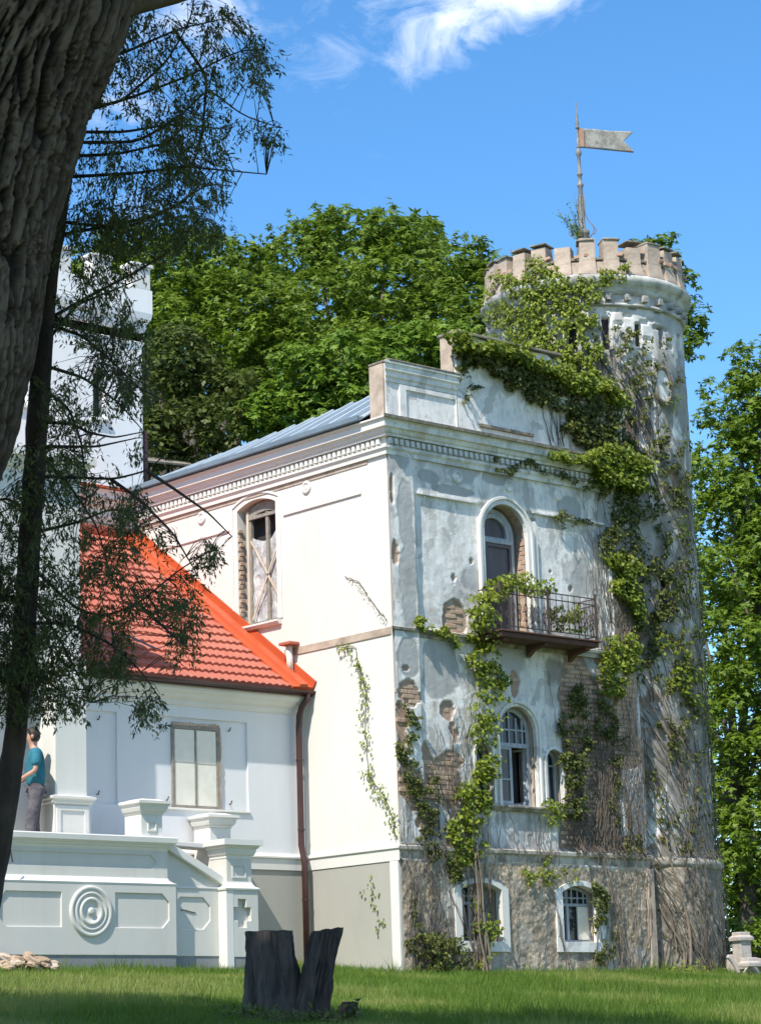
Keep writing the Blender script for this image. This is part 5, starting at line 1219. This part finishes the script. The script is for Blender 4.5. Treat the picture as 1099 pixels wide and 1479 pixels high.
def walk_front(x, z, z1, drift=0., off=.025, step=.11, wig=.045):
    p = []; d = drift+random.uniform(-.15, .15)
    while z < z1:
        y = -off-random.uniform(0, .03)-(.05 if z < 1.7 else .045 if (x < .54 or x > 4.96) else 0)-(.09 if 1.66 < z < 1.93 or 5.1 < z < 5.3 else 0)
        p.append((x, y, z)); d += random.uniform(-.25, .25); d *= .85; x += d*step+random.uniform(-wig, wig)*.5; z += step*random.uniform(.7, 1.2)
        x = min(max(x, .03), X1-.02)
    return p
C1 = empty('tower_creeper', (TC[0]-1.2, TC[1]-1.4, .15), 'mass of grey creeper stems and green leaves clinging to the round tower', 'creeper')
paths = []
for i in range(390):
    a = R_(random.uniform(-176, -44)); z = random.choice([-.0, -.0, 1.9, 3, 4.5, 6]); zt_ = min(random.uniform(2.5, 11.5), z+random.uniform(1.5, 7.5))
    if i > 230: a = R_(random.uniform(-178, -95)); z = random.uniform(8.0, 9.5); zt_ = random.uniform(10.2, 11.9)
    d = random.uniform(-.5, .25); p = []
    r_ = TR+.045
    while z < zt_:
        rr = r_+random.uniform(0, .05)+(.08 if z < 1.95 else 0)-.005*z
        p.append((TC[0]+rr*math.cos(a), TC[1]+rr*math.sin(a), z)); d += random.uniform(-.22, .22)-.03; d = max(-.9, min(.6, d)); a += d*.14/TR; z += .14*random.uniform(.7, 1.2)
        if z > 10.6 and random.random() < .3: break
    if len(p) > 3: paths.append(p)
h = len(paths)//5
stems('stem_mat', paths[h:], 'stem', C1, .0085)['kind'] = 'stuff'; stems('pale_stem_mat', paths[:h], 'stemtan', C1, .008)['kind'] = 'stuff'
big = []
for a0, z0, a1, z1 in ((-108, 0, -118, 3.6), (-103, 0, -112, 1.1), (-99, 0, -106, 2.2)):
    big.append([(TC[0]+(TR+.15-.004*z)*math.cos(R_(a0+(a1-a0)*t+3*math.sin(t*5))), TC[1]+(TR+.15-.004*z)*math.sin(R_(a0+(a1-a0)*t+3*math.sin(t*5))), z0+(z1-z0)*t) for t in np.linspace(0, 1, 16) for z in (z0+(z1-z0)*t,)])
for p in big[1:3]: MB().tube(p, [.03*(1-.6*i/15) for i in range(16)], 7).build('thick_stem', 'stemtan', C1, True)
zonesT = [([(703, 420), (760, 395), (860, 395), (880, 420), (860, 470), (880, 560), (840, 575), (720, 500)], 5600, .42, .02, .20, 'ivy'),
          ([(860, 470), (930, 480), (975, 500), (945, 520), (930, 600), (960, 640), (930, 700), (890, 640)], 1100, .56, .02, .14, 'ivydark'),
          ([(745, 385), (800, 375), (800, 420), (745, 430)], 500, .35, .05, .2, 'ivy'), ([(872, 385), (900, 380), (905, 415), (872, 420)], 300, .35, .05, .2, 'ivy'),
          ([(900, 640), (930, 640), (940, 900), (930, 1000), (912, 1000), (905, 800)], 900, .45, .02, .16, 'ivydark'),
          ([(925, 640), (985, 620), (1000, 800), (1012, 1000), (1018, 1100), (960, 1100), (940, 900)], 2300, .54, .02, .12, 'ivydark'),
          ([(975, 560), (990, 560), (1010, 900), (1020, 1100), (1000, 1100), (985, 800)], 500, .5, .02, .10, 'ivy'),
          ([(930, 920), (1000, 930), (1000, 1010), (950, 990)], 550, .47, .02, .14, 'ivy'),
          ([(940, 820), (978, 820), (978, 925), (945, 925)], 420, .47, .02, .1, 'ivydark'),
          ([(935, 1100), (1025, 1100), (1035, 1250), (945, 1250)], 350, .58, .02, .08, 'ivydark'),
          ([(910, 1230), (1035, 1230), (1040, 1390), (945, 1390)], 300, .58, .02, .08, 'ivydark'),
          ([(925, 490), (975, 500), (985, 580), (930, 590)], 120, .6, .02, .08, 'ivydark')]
acc_ = {}
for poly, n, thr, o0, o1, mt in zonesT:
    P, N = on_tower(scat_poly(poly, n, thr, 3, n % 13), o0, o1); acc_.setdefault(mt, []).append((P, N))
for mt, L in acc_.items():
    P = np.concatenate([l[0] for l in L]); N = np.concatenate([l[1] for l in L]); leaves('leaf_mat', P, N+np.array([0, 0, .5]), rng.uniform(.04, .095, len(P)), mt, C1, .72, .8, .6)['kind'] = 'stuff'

G = [('gable_creeper', 'thick green creeper draped over the stepped gable parapet', [
      ([(640, 476), (700, 488), (760, 512), (830, 542), (890, 572), (895, 592), (830, 566), (760, 538), (700, 512), (645, 500)], 3300, .34, .02, .40, 'ivy', .12),
      ([(660, 500), (720, 510), (800, 545), (890, 595), (905, 660), (860, 665), (830, 640), (795, 600), (760, 575), (715, 548), (672, 528)], 4200, .42, .02, .26, 'ivydark', .1),
      ([(650, 505), (685, 515), (690, 560), (665, 580), (655, 540)], 350, .5, .02, .12, 'ivydark', .08)]),
     ('cornice_creeper', 'creeper spilling over the right end of the dentil cornice', [
      ([(775, 652), (850, 652), (915, 668), (918, 712), (860, 694), (800, 676)], 2600, .3, .08, .42, 'ivy', .11),
      ([(850, 680), (912, 690), (915, 780), (925, 900), (905, 905), (885, 820), (862, 740)], 2600, .46, .03, .20, 'ivydark', .085),
      ([(700, 662), (790, 672), (850, 694), (850, 706), (780, 688), (700, 672)], 450, .46, .10, .16, 'ivydark', .07),
      ([(790, 742), (855, 750), (858, 760), (800, 752)], 200, .4, .03, .1, 'ivydark', .07), ([(868, 790), (905, 800), (918, 890), (898, 890), (878, 840)], 900, .40, .04, .3, 'ivy', .11),
      ([(866, 915), (905, 925), (915, 955), (895, 1000), (868, 1000)], 850, .42, .04, .28, 'ivy', .11), ([(845, 660), (880, 640), (905, 690), (880, 720)], 700, .35, .1, .35, 'ivy', .11)]),
     ('balcony_creeper', 'bright creeper column climbing past the balcony railing on the left', [
      ([(668, 850), (700, 842), (755, 838), (770, 854), (720, 862), (696, 880), (690, 935), (672, 900)], 850, .40, .1, .60, 'ivy', .11),
      ([(664, 900), (700, 905), (716, 990), (722, 1060), (706, 1120), (680, 1110), (676, 1000)], 950, .45, .04, .20, 'ivy', .11),
      ([(650, 1120), (690, 1100), (700, 1180), (690, 1235), (640, 1250), (650, 1180)], 1100, .40, .04, .2, 'ivy', .10),
      ([(600, 885), (625, 905), (670, 925), (665, 938), (620, 918), (598, 900)], 330, .42, .06, .16, 'ivy', .09),
      ([(765, 870), (800, 872), (830, 910), (825, 925), (770, 905)], 450, .5, .2, .5, 'ivy', .08),
      ([(640, 1230), (665, 1240), (660, 1275), (640, 1270)], 200, .4, .04, .15, 'ivydark', .08)]),
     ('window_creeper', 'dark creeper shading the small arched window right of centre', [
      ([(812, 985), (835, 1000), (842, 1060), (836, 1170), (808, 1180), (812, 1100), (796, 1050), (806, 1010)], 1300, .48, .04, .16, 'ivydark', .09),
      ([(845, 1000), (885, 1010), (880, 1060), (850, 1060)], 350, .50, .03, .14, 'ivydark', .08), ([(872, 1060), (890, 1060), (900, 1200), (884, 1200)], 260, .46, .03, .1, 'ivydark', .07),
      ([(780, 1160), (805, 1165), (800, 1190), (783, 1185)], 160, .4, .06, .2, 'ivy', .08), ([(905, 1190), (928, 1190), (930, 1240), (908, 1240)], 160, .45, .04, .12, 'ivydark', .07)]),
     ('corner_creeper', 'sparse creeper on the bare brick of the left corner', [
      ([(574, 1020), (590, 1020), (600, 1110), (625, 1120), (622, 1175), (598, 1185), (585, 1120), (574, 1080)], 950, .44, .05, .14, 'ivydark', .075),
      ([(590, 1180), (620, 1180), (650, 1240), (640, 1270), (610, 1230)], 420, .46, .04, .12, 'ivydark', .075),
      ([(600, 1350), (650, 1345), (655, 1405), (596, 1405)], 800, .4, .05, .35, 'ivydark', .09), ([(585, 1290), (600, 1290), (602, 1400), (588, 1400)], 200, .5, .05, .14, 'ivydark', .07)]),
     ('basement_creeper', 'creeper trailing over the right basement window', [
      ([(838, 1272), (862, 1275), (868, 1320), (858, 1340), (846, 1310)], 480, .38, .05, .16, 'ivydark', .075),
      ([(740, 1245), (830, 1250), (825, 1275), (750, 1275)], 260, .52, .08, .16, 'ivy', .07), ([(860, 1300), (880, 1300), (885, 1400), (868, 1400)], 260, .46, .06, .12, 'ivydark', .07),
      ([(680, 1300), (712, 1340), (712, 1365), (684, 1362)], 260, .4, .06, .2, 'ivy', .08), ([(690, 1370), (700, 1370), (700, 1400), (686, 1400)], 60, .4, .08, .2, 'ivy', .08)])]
for nm, lb, zones in G:
    acc_ = {}
    for poly, n, thr, o0, o1, mt, sz in zones:
        Y0 = 0.; n = int(n*1.2)
        P = on_front(scat_poly(poly, n, thr, 3, n % 17, 9), o0, o1, Y0); P[:, 2] += 0; acc_.setdefault(mt, []).append((P, np.full(len(P), sz)))
    c = acc_[list(acc_)[0]][0][0].mean(0); root = empty(nm, (float(c[0]), -.1, .0 if nm != 'gable_creeper' else 9.), lb, 'creeper')
    for mt, L in acc_.items():
        P = np.concatenate([l[0] for l in L]); sz = np.concatenate([l[1] for l in L])
        leaves('leaf_mat', P, np.tile([[-.2, -1, .55]], (len(P), 1)), sz*rng.uniform(.4, .95, len(P)), mt, root, .74, .8, .6)['kind'] = 'stuff'
    ps = []
    def wf(n, x0, x1, z0, z1, dr=0., t0=.4):
        for _ in range(n): ps.append(walk_front(random.uniform(x0, x1), z0+random.uniform(-.1, .1), z0+(z1-z0)*random.uniform(t0, 1), dr))
    if nm == 'gable_creeper': wf(30, 3.6, 5.4, 8.7, 10.2, -.3)
    if nm == 'cornice_creeper': wf(55, 4.5, 5.4, 5.3, 8.6, .1); wf(30, 4.8, 5.45, 1.9, 5.2)
    if nm == 'balcony_creeper': wf(26, 1.38, 1.66, -.05, 5.6, .02); wf(20, .8, 1.4, 1.9, 4.2, .1)
    if nm == 'window_creeper': wf(50, 3.5, 5.2, -.05, 5.1, -.05, .3); wf(110, 3.6, 4.9, 1.9, 5.1, 0)
    if nm == 'corner_creeper': wf(26, .05, .8, -.05, 4.0, .05, .2)
    if nm == 'basement_creeper': wf(30, 2.2, 5.3, -.05, 1.9, .2, .2); wf(14, .2, 1.1, -.05, 1.9, 0, .3); wf(16, 1.9, 3.4, 1.7, 2.6, 0, .5)
    ps = [p for p in ps if len(p) > 3]
    if nm in ('window_creeper', 'basement_creeper', 'cornice_creeper'):
        def clr(p): return not any((x0 < q[0] < x1 and z0 < q[2] < z1) for q in p for (x0, x1, z0, z1) in ((3.25, 3.62, 2.6, 3.5), (3.44, 4.1, .46, 1.32), (1.2, 2.06, .46, 1.32)))
        ps = [p for p in ps if clr(p)]
    h = len(ps)//3; stems('stem_mat', ps[h:], 'stem', root, .008)['kind'] = 'stuff'
    if h: stems('pale_stem_mat', ps[:h//2], 'stemtan', root, .006)['kind'] = 'stuff'
    if nm == 'balcony_creeper':
        for k_2, (dx, r_) in enumerate(((0, .03), (.05, .022), (-.05, .018))):
            p = [(1.50+dx+.07*math.sin(z*2.2+k_2)+.03*math.sin(z*5+k_2), -.15-.03*k_2, z) for z in np.linspace(-.1, 2.6-.4*k_2, 26)]
            MB().tube(p, [r_*(1-.5*i/25) for i in range(26)], 7).build('thick_stem', 'stemtan', root, True)
# fine creepers on the new side wall
for nm, lb, pl_, n, sz in (('wall_vine', 'thin green vine trailing down the middle of the white side wall', [(490, 935), (515, 935), (520, 965), (530, 1000), (528, 1045), (532, 1100), (535, 1125)], 330, .05),
                       ('wall_vine', 'short leafy vine low on the white side wall above its plinth band', [(530, 1118), (545, 1135), (558, 1155), (568, 1180), (572, 1205)], 110, .05),
                       ('wall_vine', 'dry brown vine trace high on the white side wall', [(500, 832), (520, 842), (533, 862), (548, 882), (560, 896)], 60, .028),
                       ('wall_vine', 'single vine sprig on the grey plinth panel of the side wall', [(534, 1272), (538, 1290), (545, 1310), (556, 1345)], 45, .05)):
    pts = []; 
    for a, b_ in pl_:
        y, z = S(a, b_); pts.append((-.02, y, z))
    root = empty(nm, pts[-1], lb, 'vine'); dry = 'dry' in lb
    q = []
    for i in range(len(pts)-1):
        for t in np.linspace(0, 1, 6)[:-1]: q.append(tuple(pts[i][j]*(1-t)+pts[i+1][j]*t+(random.uniform(-.015, .015) if j else 0) for j in range(3)))
    q.append(pts[-1]); MB().tube(q, .0055, 5).build('stem', 'stem', root, True)
    seg = rng.integers(0, len(pts)-1, n); t = rng.random((n, 1)); A_ = np.array(pts)
    cl_w = .035+.06*fbm(np.arange(n)*.0+seg, t[:, 0]*3, 3, 2, 4)
    P = A_[seg]*(1-t)+A_[seg+1]*t+rng.normal(0, 1, (n, 3))*np.array([0, 1, 1])*cl_w[:, None]*(.4 if dry else 1); P[:, 0] = -.02-rng.random(n)*.05
    if 'middle' in lb: P = P[fbm(P[:, 1]*6, P[:, 2]*3, 1, 2, 3) > .42]
    leaves('leaf_mat', P, np.tile([[-1, 0, .5]], (len(P), 1)), rng.uniform(.7, 1.3, len(P))*sz, 'ivydark' if dry else 'ivy', root, .75, .8, .4)['kind'] = 'stuff'
# wisp of birch seedling on the tower top
sp = empty('seedling', (6.2, 1.4, 12.3), 'wispy feathery seedling growing on the tower top beside the weather vane', 'plant')
q = []; PP = []
for j in range(9):
    a0, a1 = (838, 822+j*2), (345, random.uniform(250, 300) if j < 3 else random.uniform(305, 330)); tp = (random.uniform(800, 836) if j > 2 else random.uniform(815, 838), a1[1])
    p = [tuple(at(838+(tp[0]-838)*t**1.3, 348+(tp[1]-348)*t, 45.3)) for t in np.linspace(0, 1, 8)]; MB().tube(p, [.008*(1-.8*i/7) for i in range(8)], 4).build('twig', 'stem', sp, True)
    PP += [np.array(p[i])+rng.normal(0, .035, 3) for i in range(2, 8) for _ in range(9 if j > 2 else 3)]
leaves('foliage', np.array(PP), np.tile([[0, -.5, .8]], (len(PP), 1)), rng.uniform(.03, .08, len(PP)), 'chestnut', sp, .35, .2, .8)['kind'] = 'stuff'

# ================================================================== FOREGROUND TREES
def pxline(L, dep): return [at(a, b, d if d else dep) for a, b, d in [(p+(0,))[:3] for p in L]]
def smooth_path(P, n):
    P = np.array(P, float); k = len(P); s_ = np.concatenate([[0], np.cumsum(np.linalg.norm(np.diff(P, axis=0), axis=1))]); t = np.linspace(0, s_[-1], n)
    Q = np.stack([np.interp(t, s_, P[:, j]) for j in range(P.shape[1])], -1)
    for _ in range(max(1, n//10)):
        Q[1:-1] = (Q[:-2]+2*Q[1:-1]+Q[2:])/4
    return Q
bt = empty('old_tree', tuple(float(v) for v in at(-470, 1740, 12)), 'huge old tree with deeply furrowed grey bark leaning across the upper left corner', 'tree')
cpx = [(190, -500), (95, -250), (28, 0), (-22, 100), (-58, 200), (-92, 330), (-112, 480), (-143, 600), (-182, 690), (-240, 850), (-315, 1100), (-420, 1450), (-500, 1780)]
Pc = smooth_path([at(a, b, 12) for a, b in cpx], 820); ln = np.concatenate([[0], np.cumsum(np.linalg.norm(np.diff(Pc, axis=0), axis=1))])
nA = 380; ang = np.linspace(0, 2*np.pi, nA, endpoint=False); T_ = np.gradient(Pc, axis=0); T_ /= np.linalg.norm(T_, axis=1, keepdims=True)
Bx = np.cross(T_, FW); Bx /= np.linalg.norm(Bx, axis=1, keepdims=True); By = np.cross(T_, Bx)
AA, SS = np.meshgrid(ang, ln); r0 = .49+.05*sstep(5, 9, SS)+.012*np.sin(AA*3+SS*.4)
uu_ = AA*.52; tw_ = uu_+.10*SS+.05*(fbm(uu_*3, SS*1.2, 1, 3, 71)-.5)*2
def ridge(k1, k2, sd_, dr):
    t_ = tw_+dr*SS
    n_ = fbm(t_*k1+1.2*fbm(uu_*5, SS*2.5, 1, 2, sd_+7), SS*k2, 1, 2, sd_); return np.abs(n_-.5)
e1 = ridge(21, 1.6, 71, .05); e2 = ridge(25, 2.4, 83, -.09); e3 = ridge(55, 7, 91, 0); e4 = np.abs(fbm(uu_*9, SS*11, 1, 3, 45)-.5)
pl_h = sstep(.004, .085, np.minimum(e1, e2*1.2)); fine = sstep(0, .10, np.minimum(e3, e4*2.5+.015))
H = pl_h*.045+fine*.014*pl_h+(fbm(uu_*60, SS*22, 1, 3, 77)-.5)*.020*pl_h+(fbm(uu_*6, SS*3, 1, 2, 79)-.5)*.025
RR = r0+H
V = Pc[:, None, :]+Bx[:, None, :]*(RR*np.cos(AA))[..., None]+By[:, None, :]*(RR*np.sin(AA))[..., None]
n0, n1 = AA.shape; I = np.arange(n0*n1).reshape(n0, n1); J = np.roll(I, -1, 1); Q = np.stack([I[:-1], J[:-1], J[1:], I[1:]], -1).reshape(-1, 4)
npmesh('trunk', V.reshape(-1, 3), Q, 'bark', bt, False, {'furrow': ('FLOAT', np.clip((1-pl_h)+.5*(1-fine), 0, 1).ravel())})
def limb(root, px, dep, r0_, r1_, mat='bark', nm='limb', n=24, sides=10):
    P = smooth_path(pxline(px, dep), n); MB().tube([tuple(p) for p in P], [r0_+(r1_-r0_)*i/(n-1) for i in range(n)], sides).build(nm, mat, root, True); return P
limb(bt, [(110, 40), (165, 12), (215, -3), (268, -14), (330, -45), (420, -120), (520, -330)], 12, .06, .045)
# thin leaning cypress
cy = empty('cypress_tree', tuple(float(v) for v in at(-55, 1740, 12.6)), 'thin dark leaning cypress stem with drooping feathery boughs hanging across the left of the view', 'tree')
Pt = smooth_path([at(a, b, 12.6) for a, b in ((190, -700), (160, -400), (120, -50), (105, 150), (85, 300), (68, 400), (62, 500), (52, 640), (42, 800), (34, 920), (27, 1010), (18, 1100), (2, 1200), (-17, 1300), (-38, 1500), (-58, 1760))], 260)
nA = 40; ang = np.linspace(0, 2*np.pi, nA, endpoint=False); AA, HH = np.meshgrid(ang, np.linspace(0, 1, 260)); T_ = np.gradient(Pt, axis=0); T_ /= np.linalg.norm(T_, axis=1, keepdims=True)
Bx = np.cross(T_, FW); Bx /= np.linalg.norm(Bx, axis=1, keepdims=True); By = np.cross(T_, Bx)
RR = (.038+.028*HH)+(fbm(AA*2, HH*60, 1, 4, 5)-.5)*.022
V = Pt[:, None, :]+Bx[:, None, :]*(RR*np.cos(AA))[..., None]+By[:, None, :]*(RR*np.sin(AA))[..., None]
n0, n1 = AA.shape; I = np.arange(n0*n1).reshape(n0, n1); J = np.roll(I, -1, 1); Q = np.stack([I[:-1], J[:-1], J[1:], I[1:]], -1).reshape(-1, 4)
npmesh('trunk', V.reshape(-1, 3), Q, 'bark2', cy, True)
BR = [[(130, 90), (180, 75), (260, 40), (330, 25)], [(105, 165), (190, 140), (270, 110), (345, 72), (382, 70)], [(100, 205), (200, 205), (270, 160), (300, 125), (349, 166), (385, 178), (408, 184)],
      [(95, 255), (190, 250), (270, 240), (330, 246), (385, 251)], [(90, 320), (180, 330), (240, 305), (300, 265), (335, 268)], [(85, 150), (170, 150), (240, 90), (275, 30), (285, -30)],
      [(80, 340), (200, 318), (265, 292), (310, 240)], [(95, 190), (180, 190), (250, 178), (320, 185)], [(100, 225), (170, 222), (245, 205), (280, 165)],
      [(80, 455), (137, 423), (191, 395), (251, 360), (300, 300)], [(75, 470), (120, 485), (160, 520), (200, 560), (260, 590)], [(72, 530), (120, 545), (170, 580), (205, 620)],
      [(62, 500), (110, 440), (160, 420), (210, 400)], [(68, 610), (105, 612), (128, 625), (165, 632), (205, 624)], [(60, 645), (140, 645), (200, 632)],
      [(50, 688), (120, 690), (165, 692), (212, 680), (246, 650)], [(212, 680), (250, 705), (300, 740), (335, 775)], [(160, 692), (200, 720), (250, 770), (285, 830)],
      [(42, 815), (110, 880), (150, 892), (200, 872), (260, 822), (305, 795)], [(46, 770), (110, 755), (160, 735), (205, 742)], [(36, 900), (100, 900), (160, 930), (200, 965), (232, 1010)],
      [(50, 650), (100, 700), (140, 760), (160, 830)], [(40, 850), (90, 930), (120, 990), (130, 1015)], [(45, 740), (10, 720), (-40, 730)], [(36, 870), (0, 860), (-40, 880)], [(30, 960), (70, 985), (110, 1020)],
      [(200, 872), (235, 905), (268, 935)], [(250, 40), (300, 110), (290, 210), (240, 320)], [(62, 560), (100, 590), (118, 640), (125, 720)]]
brp = []
for L in BR:
    jit = random.uniform(-.5, .5); P = smooth_path([at(a, b, 12.6+jit*i/(len(L)-1)) for i, (a, b) in enumerate(L)], 26); brp.append(P)
    MB().tube([tuple(p) for p in P], [.0085*(1-.82*i/25)+.0012 for i in range(26)], 6).build('branch', 'bark2', cy, True)
blobs = [(190, 50, 75, 45, 1), (290, 30, 60, 30, .7), (300, 85, 55, 30, 1), (372, 85, 16, 45, 2.2), (392, 188, 20, 16, 2), (230, 130, 90, 42, 1), (190, 210, 80, 42, 1), (275, 200, 50, 50, 1.6), (160, 275, 70, 35, 1), (270, 265, 60, 40, 1.2),
         (230, 325, 95, 30, 2.0), (150, 380, 75, 35, .8), (120, 450, 55, 45, .7), (175, 490, 45, 45, 1.2), (140, 555, 55, 40, .8), (195, 545, 30, 30, 1.3), (105, 620, 40, 35, .8), (110, 690, 60, 45, .8), (45, 740, 55, 55, 1.1), (190, 735, 26, 36, 1.8),
         (145, 790, 50, 35, 1.2), (45, 850, 55, 65, 1.4), (150, 850, 60, 40, 1.0), (245, 850, 45, 30, .9), (302, 795, 18, 25, 1.6), (270, 890, 15, 42, 1.8), (262, 925, 14, 20, 1.5), (120, 920, 75, 45, 1.1), (45, 950, 55, 55, 1.6), (215, 1012, 22, 20, 1.8),
         (165, 965, 35, 28, 1.3), (20, 1015, 35, 18, 1.5), (100, 1000, 40, 26, 1.3), (135, 320, 50, 40, 1.0), (60, 660, 40, 40, .8), (330, 20, 30, 20, .8), (345, 170, 30, 18, .8), (70, 560, 30, 40, .8), (225, 770, 30, 25, .6), (-40, 900, 60, 140, 1.2), (200, 640, 25, 15, .8)]
allb = np.concatenate(brp); LP, LN, LT, LV, LS = [], [], [], [], []; tw = MB()
for (cx_, cy_, rx, ry, dn) in blobs:
    n = int(math.pi*rx*ry/(112 if cy_ < 300 else 88)*dn)
    for _ in range(n):
        a = random.uniform(0, 2*math.pi); q = math.sqrt(random.random()); px_, py_ = cx_+rx*q*math.cos(a), cy_+ry*q*math.sin(a)
        p = at(px_, py_, 12.6+random.uniform(-.55, .55)); i = int(np.argmin(((allb-p)**2).sum(1))); b0 = allb[i]; dvec = p-b0; dl = np.linalg.norm(dvec)
        if dl > .42: p = b0+dvec*.42/dl*random.uniform(.75, 1.1)
        if .03 < dl < .36 and random.random() < .8:
            md = (b0+p)/2+np.array([0, 0, .02]); tw.tube([tuple(b0), tuple(md), tuple(p)], [.003, .002, .0012], 3, False)
        v0 = random.random(); dirx = np.array([RT[0], RT[1], 0])*random.uniform(-.8, 1.0)+np.array([0, 0, -1.0])+rng.normal(0, .2, 3)
        nl = random.randint(14, 24); sp_l = random.uniform(.05, .15)
        t = rng.random((nl, 1)); pp = p+dirx/np.linalg.norm(dirx)*t*sp_l+rng.normal(0, .010, (nl, 3))
        LP.append(pp); LN.append(rng.normal(0, 1, (nl, 3))); LT.append(dirx*1.2+rng.normal(0, .6, (nl, 3))); LV.append(np.clip(v0*.7+rng.random(nl)*.3, 0, 1)); LS.append(rng.uniform(.018, .04, nl))
leaves('foliage', np.concatenate(LP), np.concatenate(LN), np.concatenate(LS), 'fir', cy, .29, .35, .3, np.concatenate(LV), np.concatenate(LT), .05)['kind'] = 'stuff'
tw.build('twig_mass', 'bark2', cy)['kind'] = 'stuff'

def off_crown(root, lobes, n, size, mat, seed):
    """crown given in world metres, kept clear of the view cone"""
    P_ = []; N_ = []
    for (x, y, z, r) in lobes:
        k = int(n*r*r/sum(l[3]**2 for l in lobes)); d = rng.normal(0, 1, (k, 3)); d /= np.linalg.norm(d, axis=1, keepdims=True)
        P_.append(np.array([x, y, z])+d*r*rng.uniform(.35, 1.0, (k, 1))*np.array([1, 1, .75])); N_.append(d*.4+np.array([0, 0, .8]))
    P_ = np.concatenate(P_); N_ = np.concatenate(N_); a, b, c = project(P_)
    ok = ~((c > 0) & (a > -70) & (a < 1160) & (b > -60)); leaves('crown', P_[ok], N_[ok], rng.uniform(.6, 1.3, ok.sum())*size, mat, root, .7, .2, .6)
off_crown(bt, [(-19, -18, 8.5, 3.6), (-21.5, -17, 8, 3.4), (-18, -14.5, 10.5, 3.6), (-22, -21, 8.5, 3.6), (-16.5, -18.5, 10.5, 3.4), (-20, -16, 12, 4), (-24, -18, 9, 3.5), (-26, -22, 8, 3.5), (-22, -25, 8, 3.5)], 30000, .34, 'chestnut', 3)
t2 = empty('park_tree', (-22.5, -12.2, -1.2), 'leafy park tree standing left of the old tree', 'tree')
MB().tube([(-22.5, -12.2, -1.6), (-22.3, -12.1, 3), (-21.5, -12, 8)], [.4, .33, .15], 12).build('trunk', 'bark3', t2, True)
off_crown(t2, [(-21, -12.5, 8.5, 3.6), (-18.5, -12.5, 9.5, 3.2), (-19.5, -10.5, 10, 3.3), (-23, -10.5, 8, 3.5), (-18, -14.5, 9.5, 3), (-24, -14, 8, 3.4)], 22000, .34, 'chestnut', 5)

# ================================================================== GRASS
n = 520000
gxp = rng.uniform(-20, 16, n); gyp = rng.uniform(-14, 3.2, n); P = np.stack([gxp, gyp, gz(gxp, gyp)], -1)
P[:, 2] += (fbm(gxp, gyp, .35, 3, 5)-.5)*.12*(gyp < -1.5)-.015
a, b, c = project(P); ok = (a > -420) & (a < 1520) & (b < 1650)
inb = ((gxp > -.05) & (gxp < 5.62) & (gyp > -.06)) | ((gyp > .8) & (gxp < -2.1) ) | ((gyp > YW-.02) & (gxp < 0)) | ((gxp-TC[0])**2+(gyp-TC[1])**2 < 1.88**2)
ok &= ~inb; P = P[ok]; nn = len(P); gx_, gy_ = P[:, 0], P[:, 1]
patch = fbm(gx_, gy_, .6, 4, 31); tall = sstep(.45, .65, fbm(gx_, gy_, .5, 3, 40)); aa_, bb_, _ = project(P); tall = np.maximum(tall*.5, sstep(560, 760, aa_)*sstep(1425, 1455, bb_))
hgt = (.035+.05*rng.random(nn))*(1+.9*tall); hgt *= np.where((np.abs(gy_+.1) < .25) & (gx_ > -2) | (np.abs(gy_-.7) < .15) & (gx_ < -2), 1.1+1.3*rng.random(nn)*(fbm(gx_, gy_, 3, 3, 55) > .5), 1); hgt *= 1+1.1*(fbm(gx_, gy_, 2.2, 3, 60) > .66)*rng.random(nn)
th = rng.uniform(0, 2*np.pi, nn); w_ = rng.uniform(.004, .008, nn); lean = rng.normal(0, .35, (nn, 2))*hgt[:, None]
V = np.empty((nn, 3, 3)); dx = np.cos(th)*w_; dy_ = np.sin(th)*w_
V[:, 0] = P-np.stack([dx, dy_, np.full(nn, .01)], -1); V[:, 1] = P+np.stack([dx, dy_, np.full(nn, -.01)], -1); V[:, 2] = P+np.stack([lean[:, 0], lean[:, 1], hgt], -1)
vv = np.clip(rng.normal(.35, .16, nn)+(patch-.5)*1.3+.25*(patch > .58), 0, 1)
g = npmesh('lawn_grass', V.reshape(-1, 3), np.arange(nn*3).reshape(nn, 3), 'grass', None, False, {'v': ('FLOAT', np.repeat(vv, 3))})
tag(g, 'green lawn grass, longer and darker towards the lower right', 'grass', kind='stuff')
def weed(label, px_, py_, dep, n, h_, w_m, mat='ivydark', sz=.07, name='weed_clump'):
    p = at(px_, py_, dep); z0 = gz1(p[0], p[1]); root = empty(name, (float(p[0]), float(p[1]), z0), label, 'weed', None)
    P = np.stack([p[0]+rng.normal(0, w_m, n), p[1]+rng.normal(0, w_m*.6, n), z0+np.abs(rng.normal(0, h_, n))], -1)
    leaves('leaf_mat', P, np.tile([[-.2, -.3, 1]], (n, 1)), rng.uniform(.6, 1.4, n)*sz, mat, root, .45, -.3, .6)['kind'] = 'stuff'
    b = MB()
    for _ in range(10): q = P[random.randrange(n)]; b.tube([(p[0]+(q[0]-p[0])*.5, p[1]+(q[1]-p[1])*.5, z0-.02), tuple(q)], .003, 4, False)
    b.build('stem_mat', 'stem', root)['kind'] = 'stuff'
weed('dark weeds crowding the left foot of the stump', 355, 1472, 24.6, 420, .05, .22)
weed('dark weeds at the right foot of the stump', 470, 1474, 24.5, 260, .045, .15)
weed('low weeds in front of the stump', 420, 1479, 24.2, 380, .05, .25)
weed('lone spiky weed standing right of the stump', 508, 1468, 24.8, 70, .10, .035, 'ivydark', .07)
weed('leafy weeds at the base of the wall left of the basement windows', 625, 1400, 38.0, 300, .10, .2, 'ivy', .08)
weed('weeds at the tower foot', 985, 1408, 41, 160, .06, .35, 'ivy', .07)
scene.render.engine = 'CYCLES'
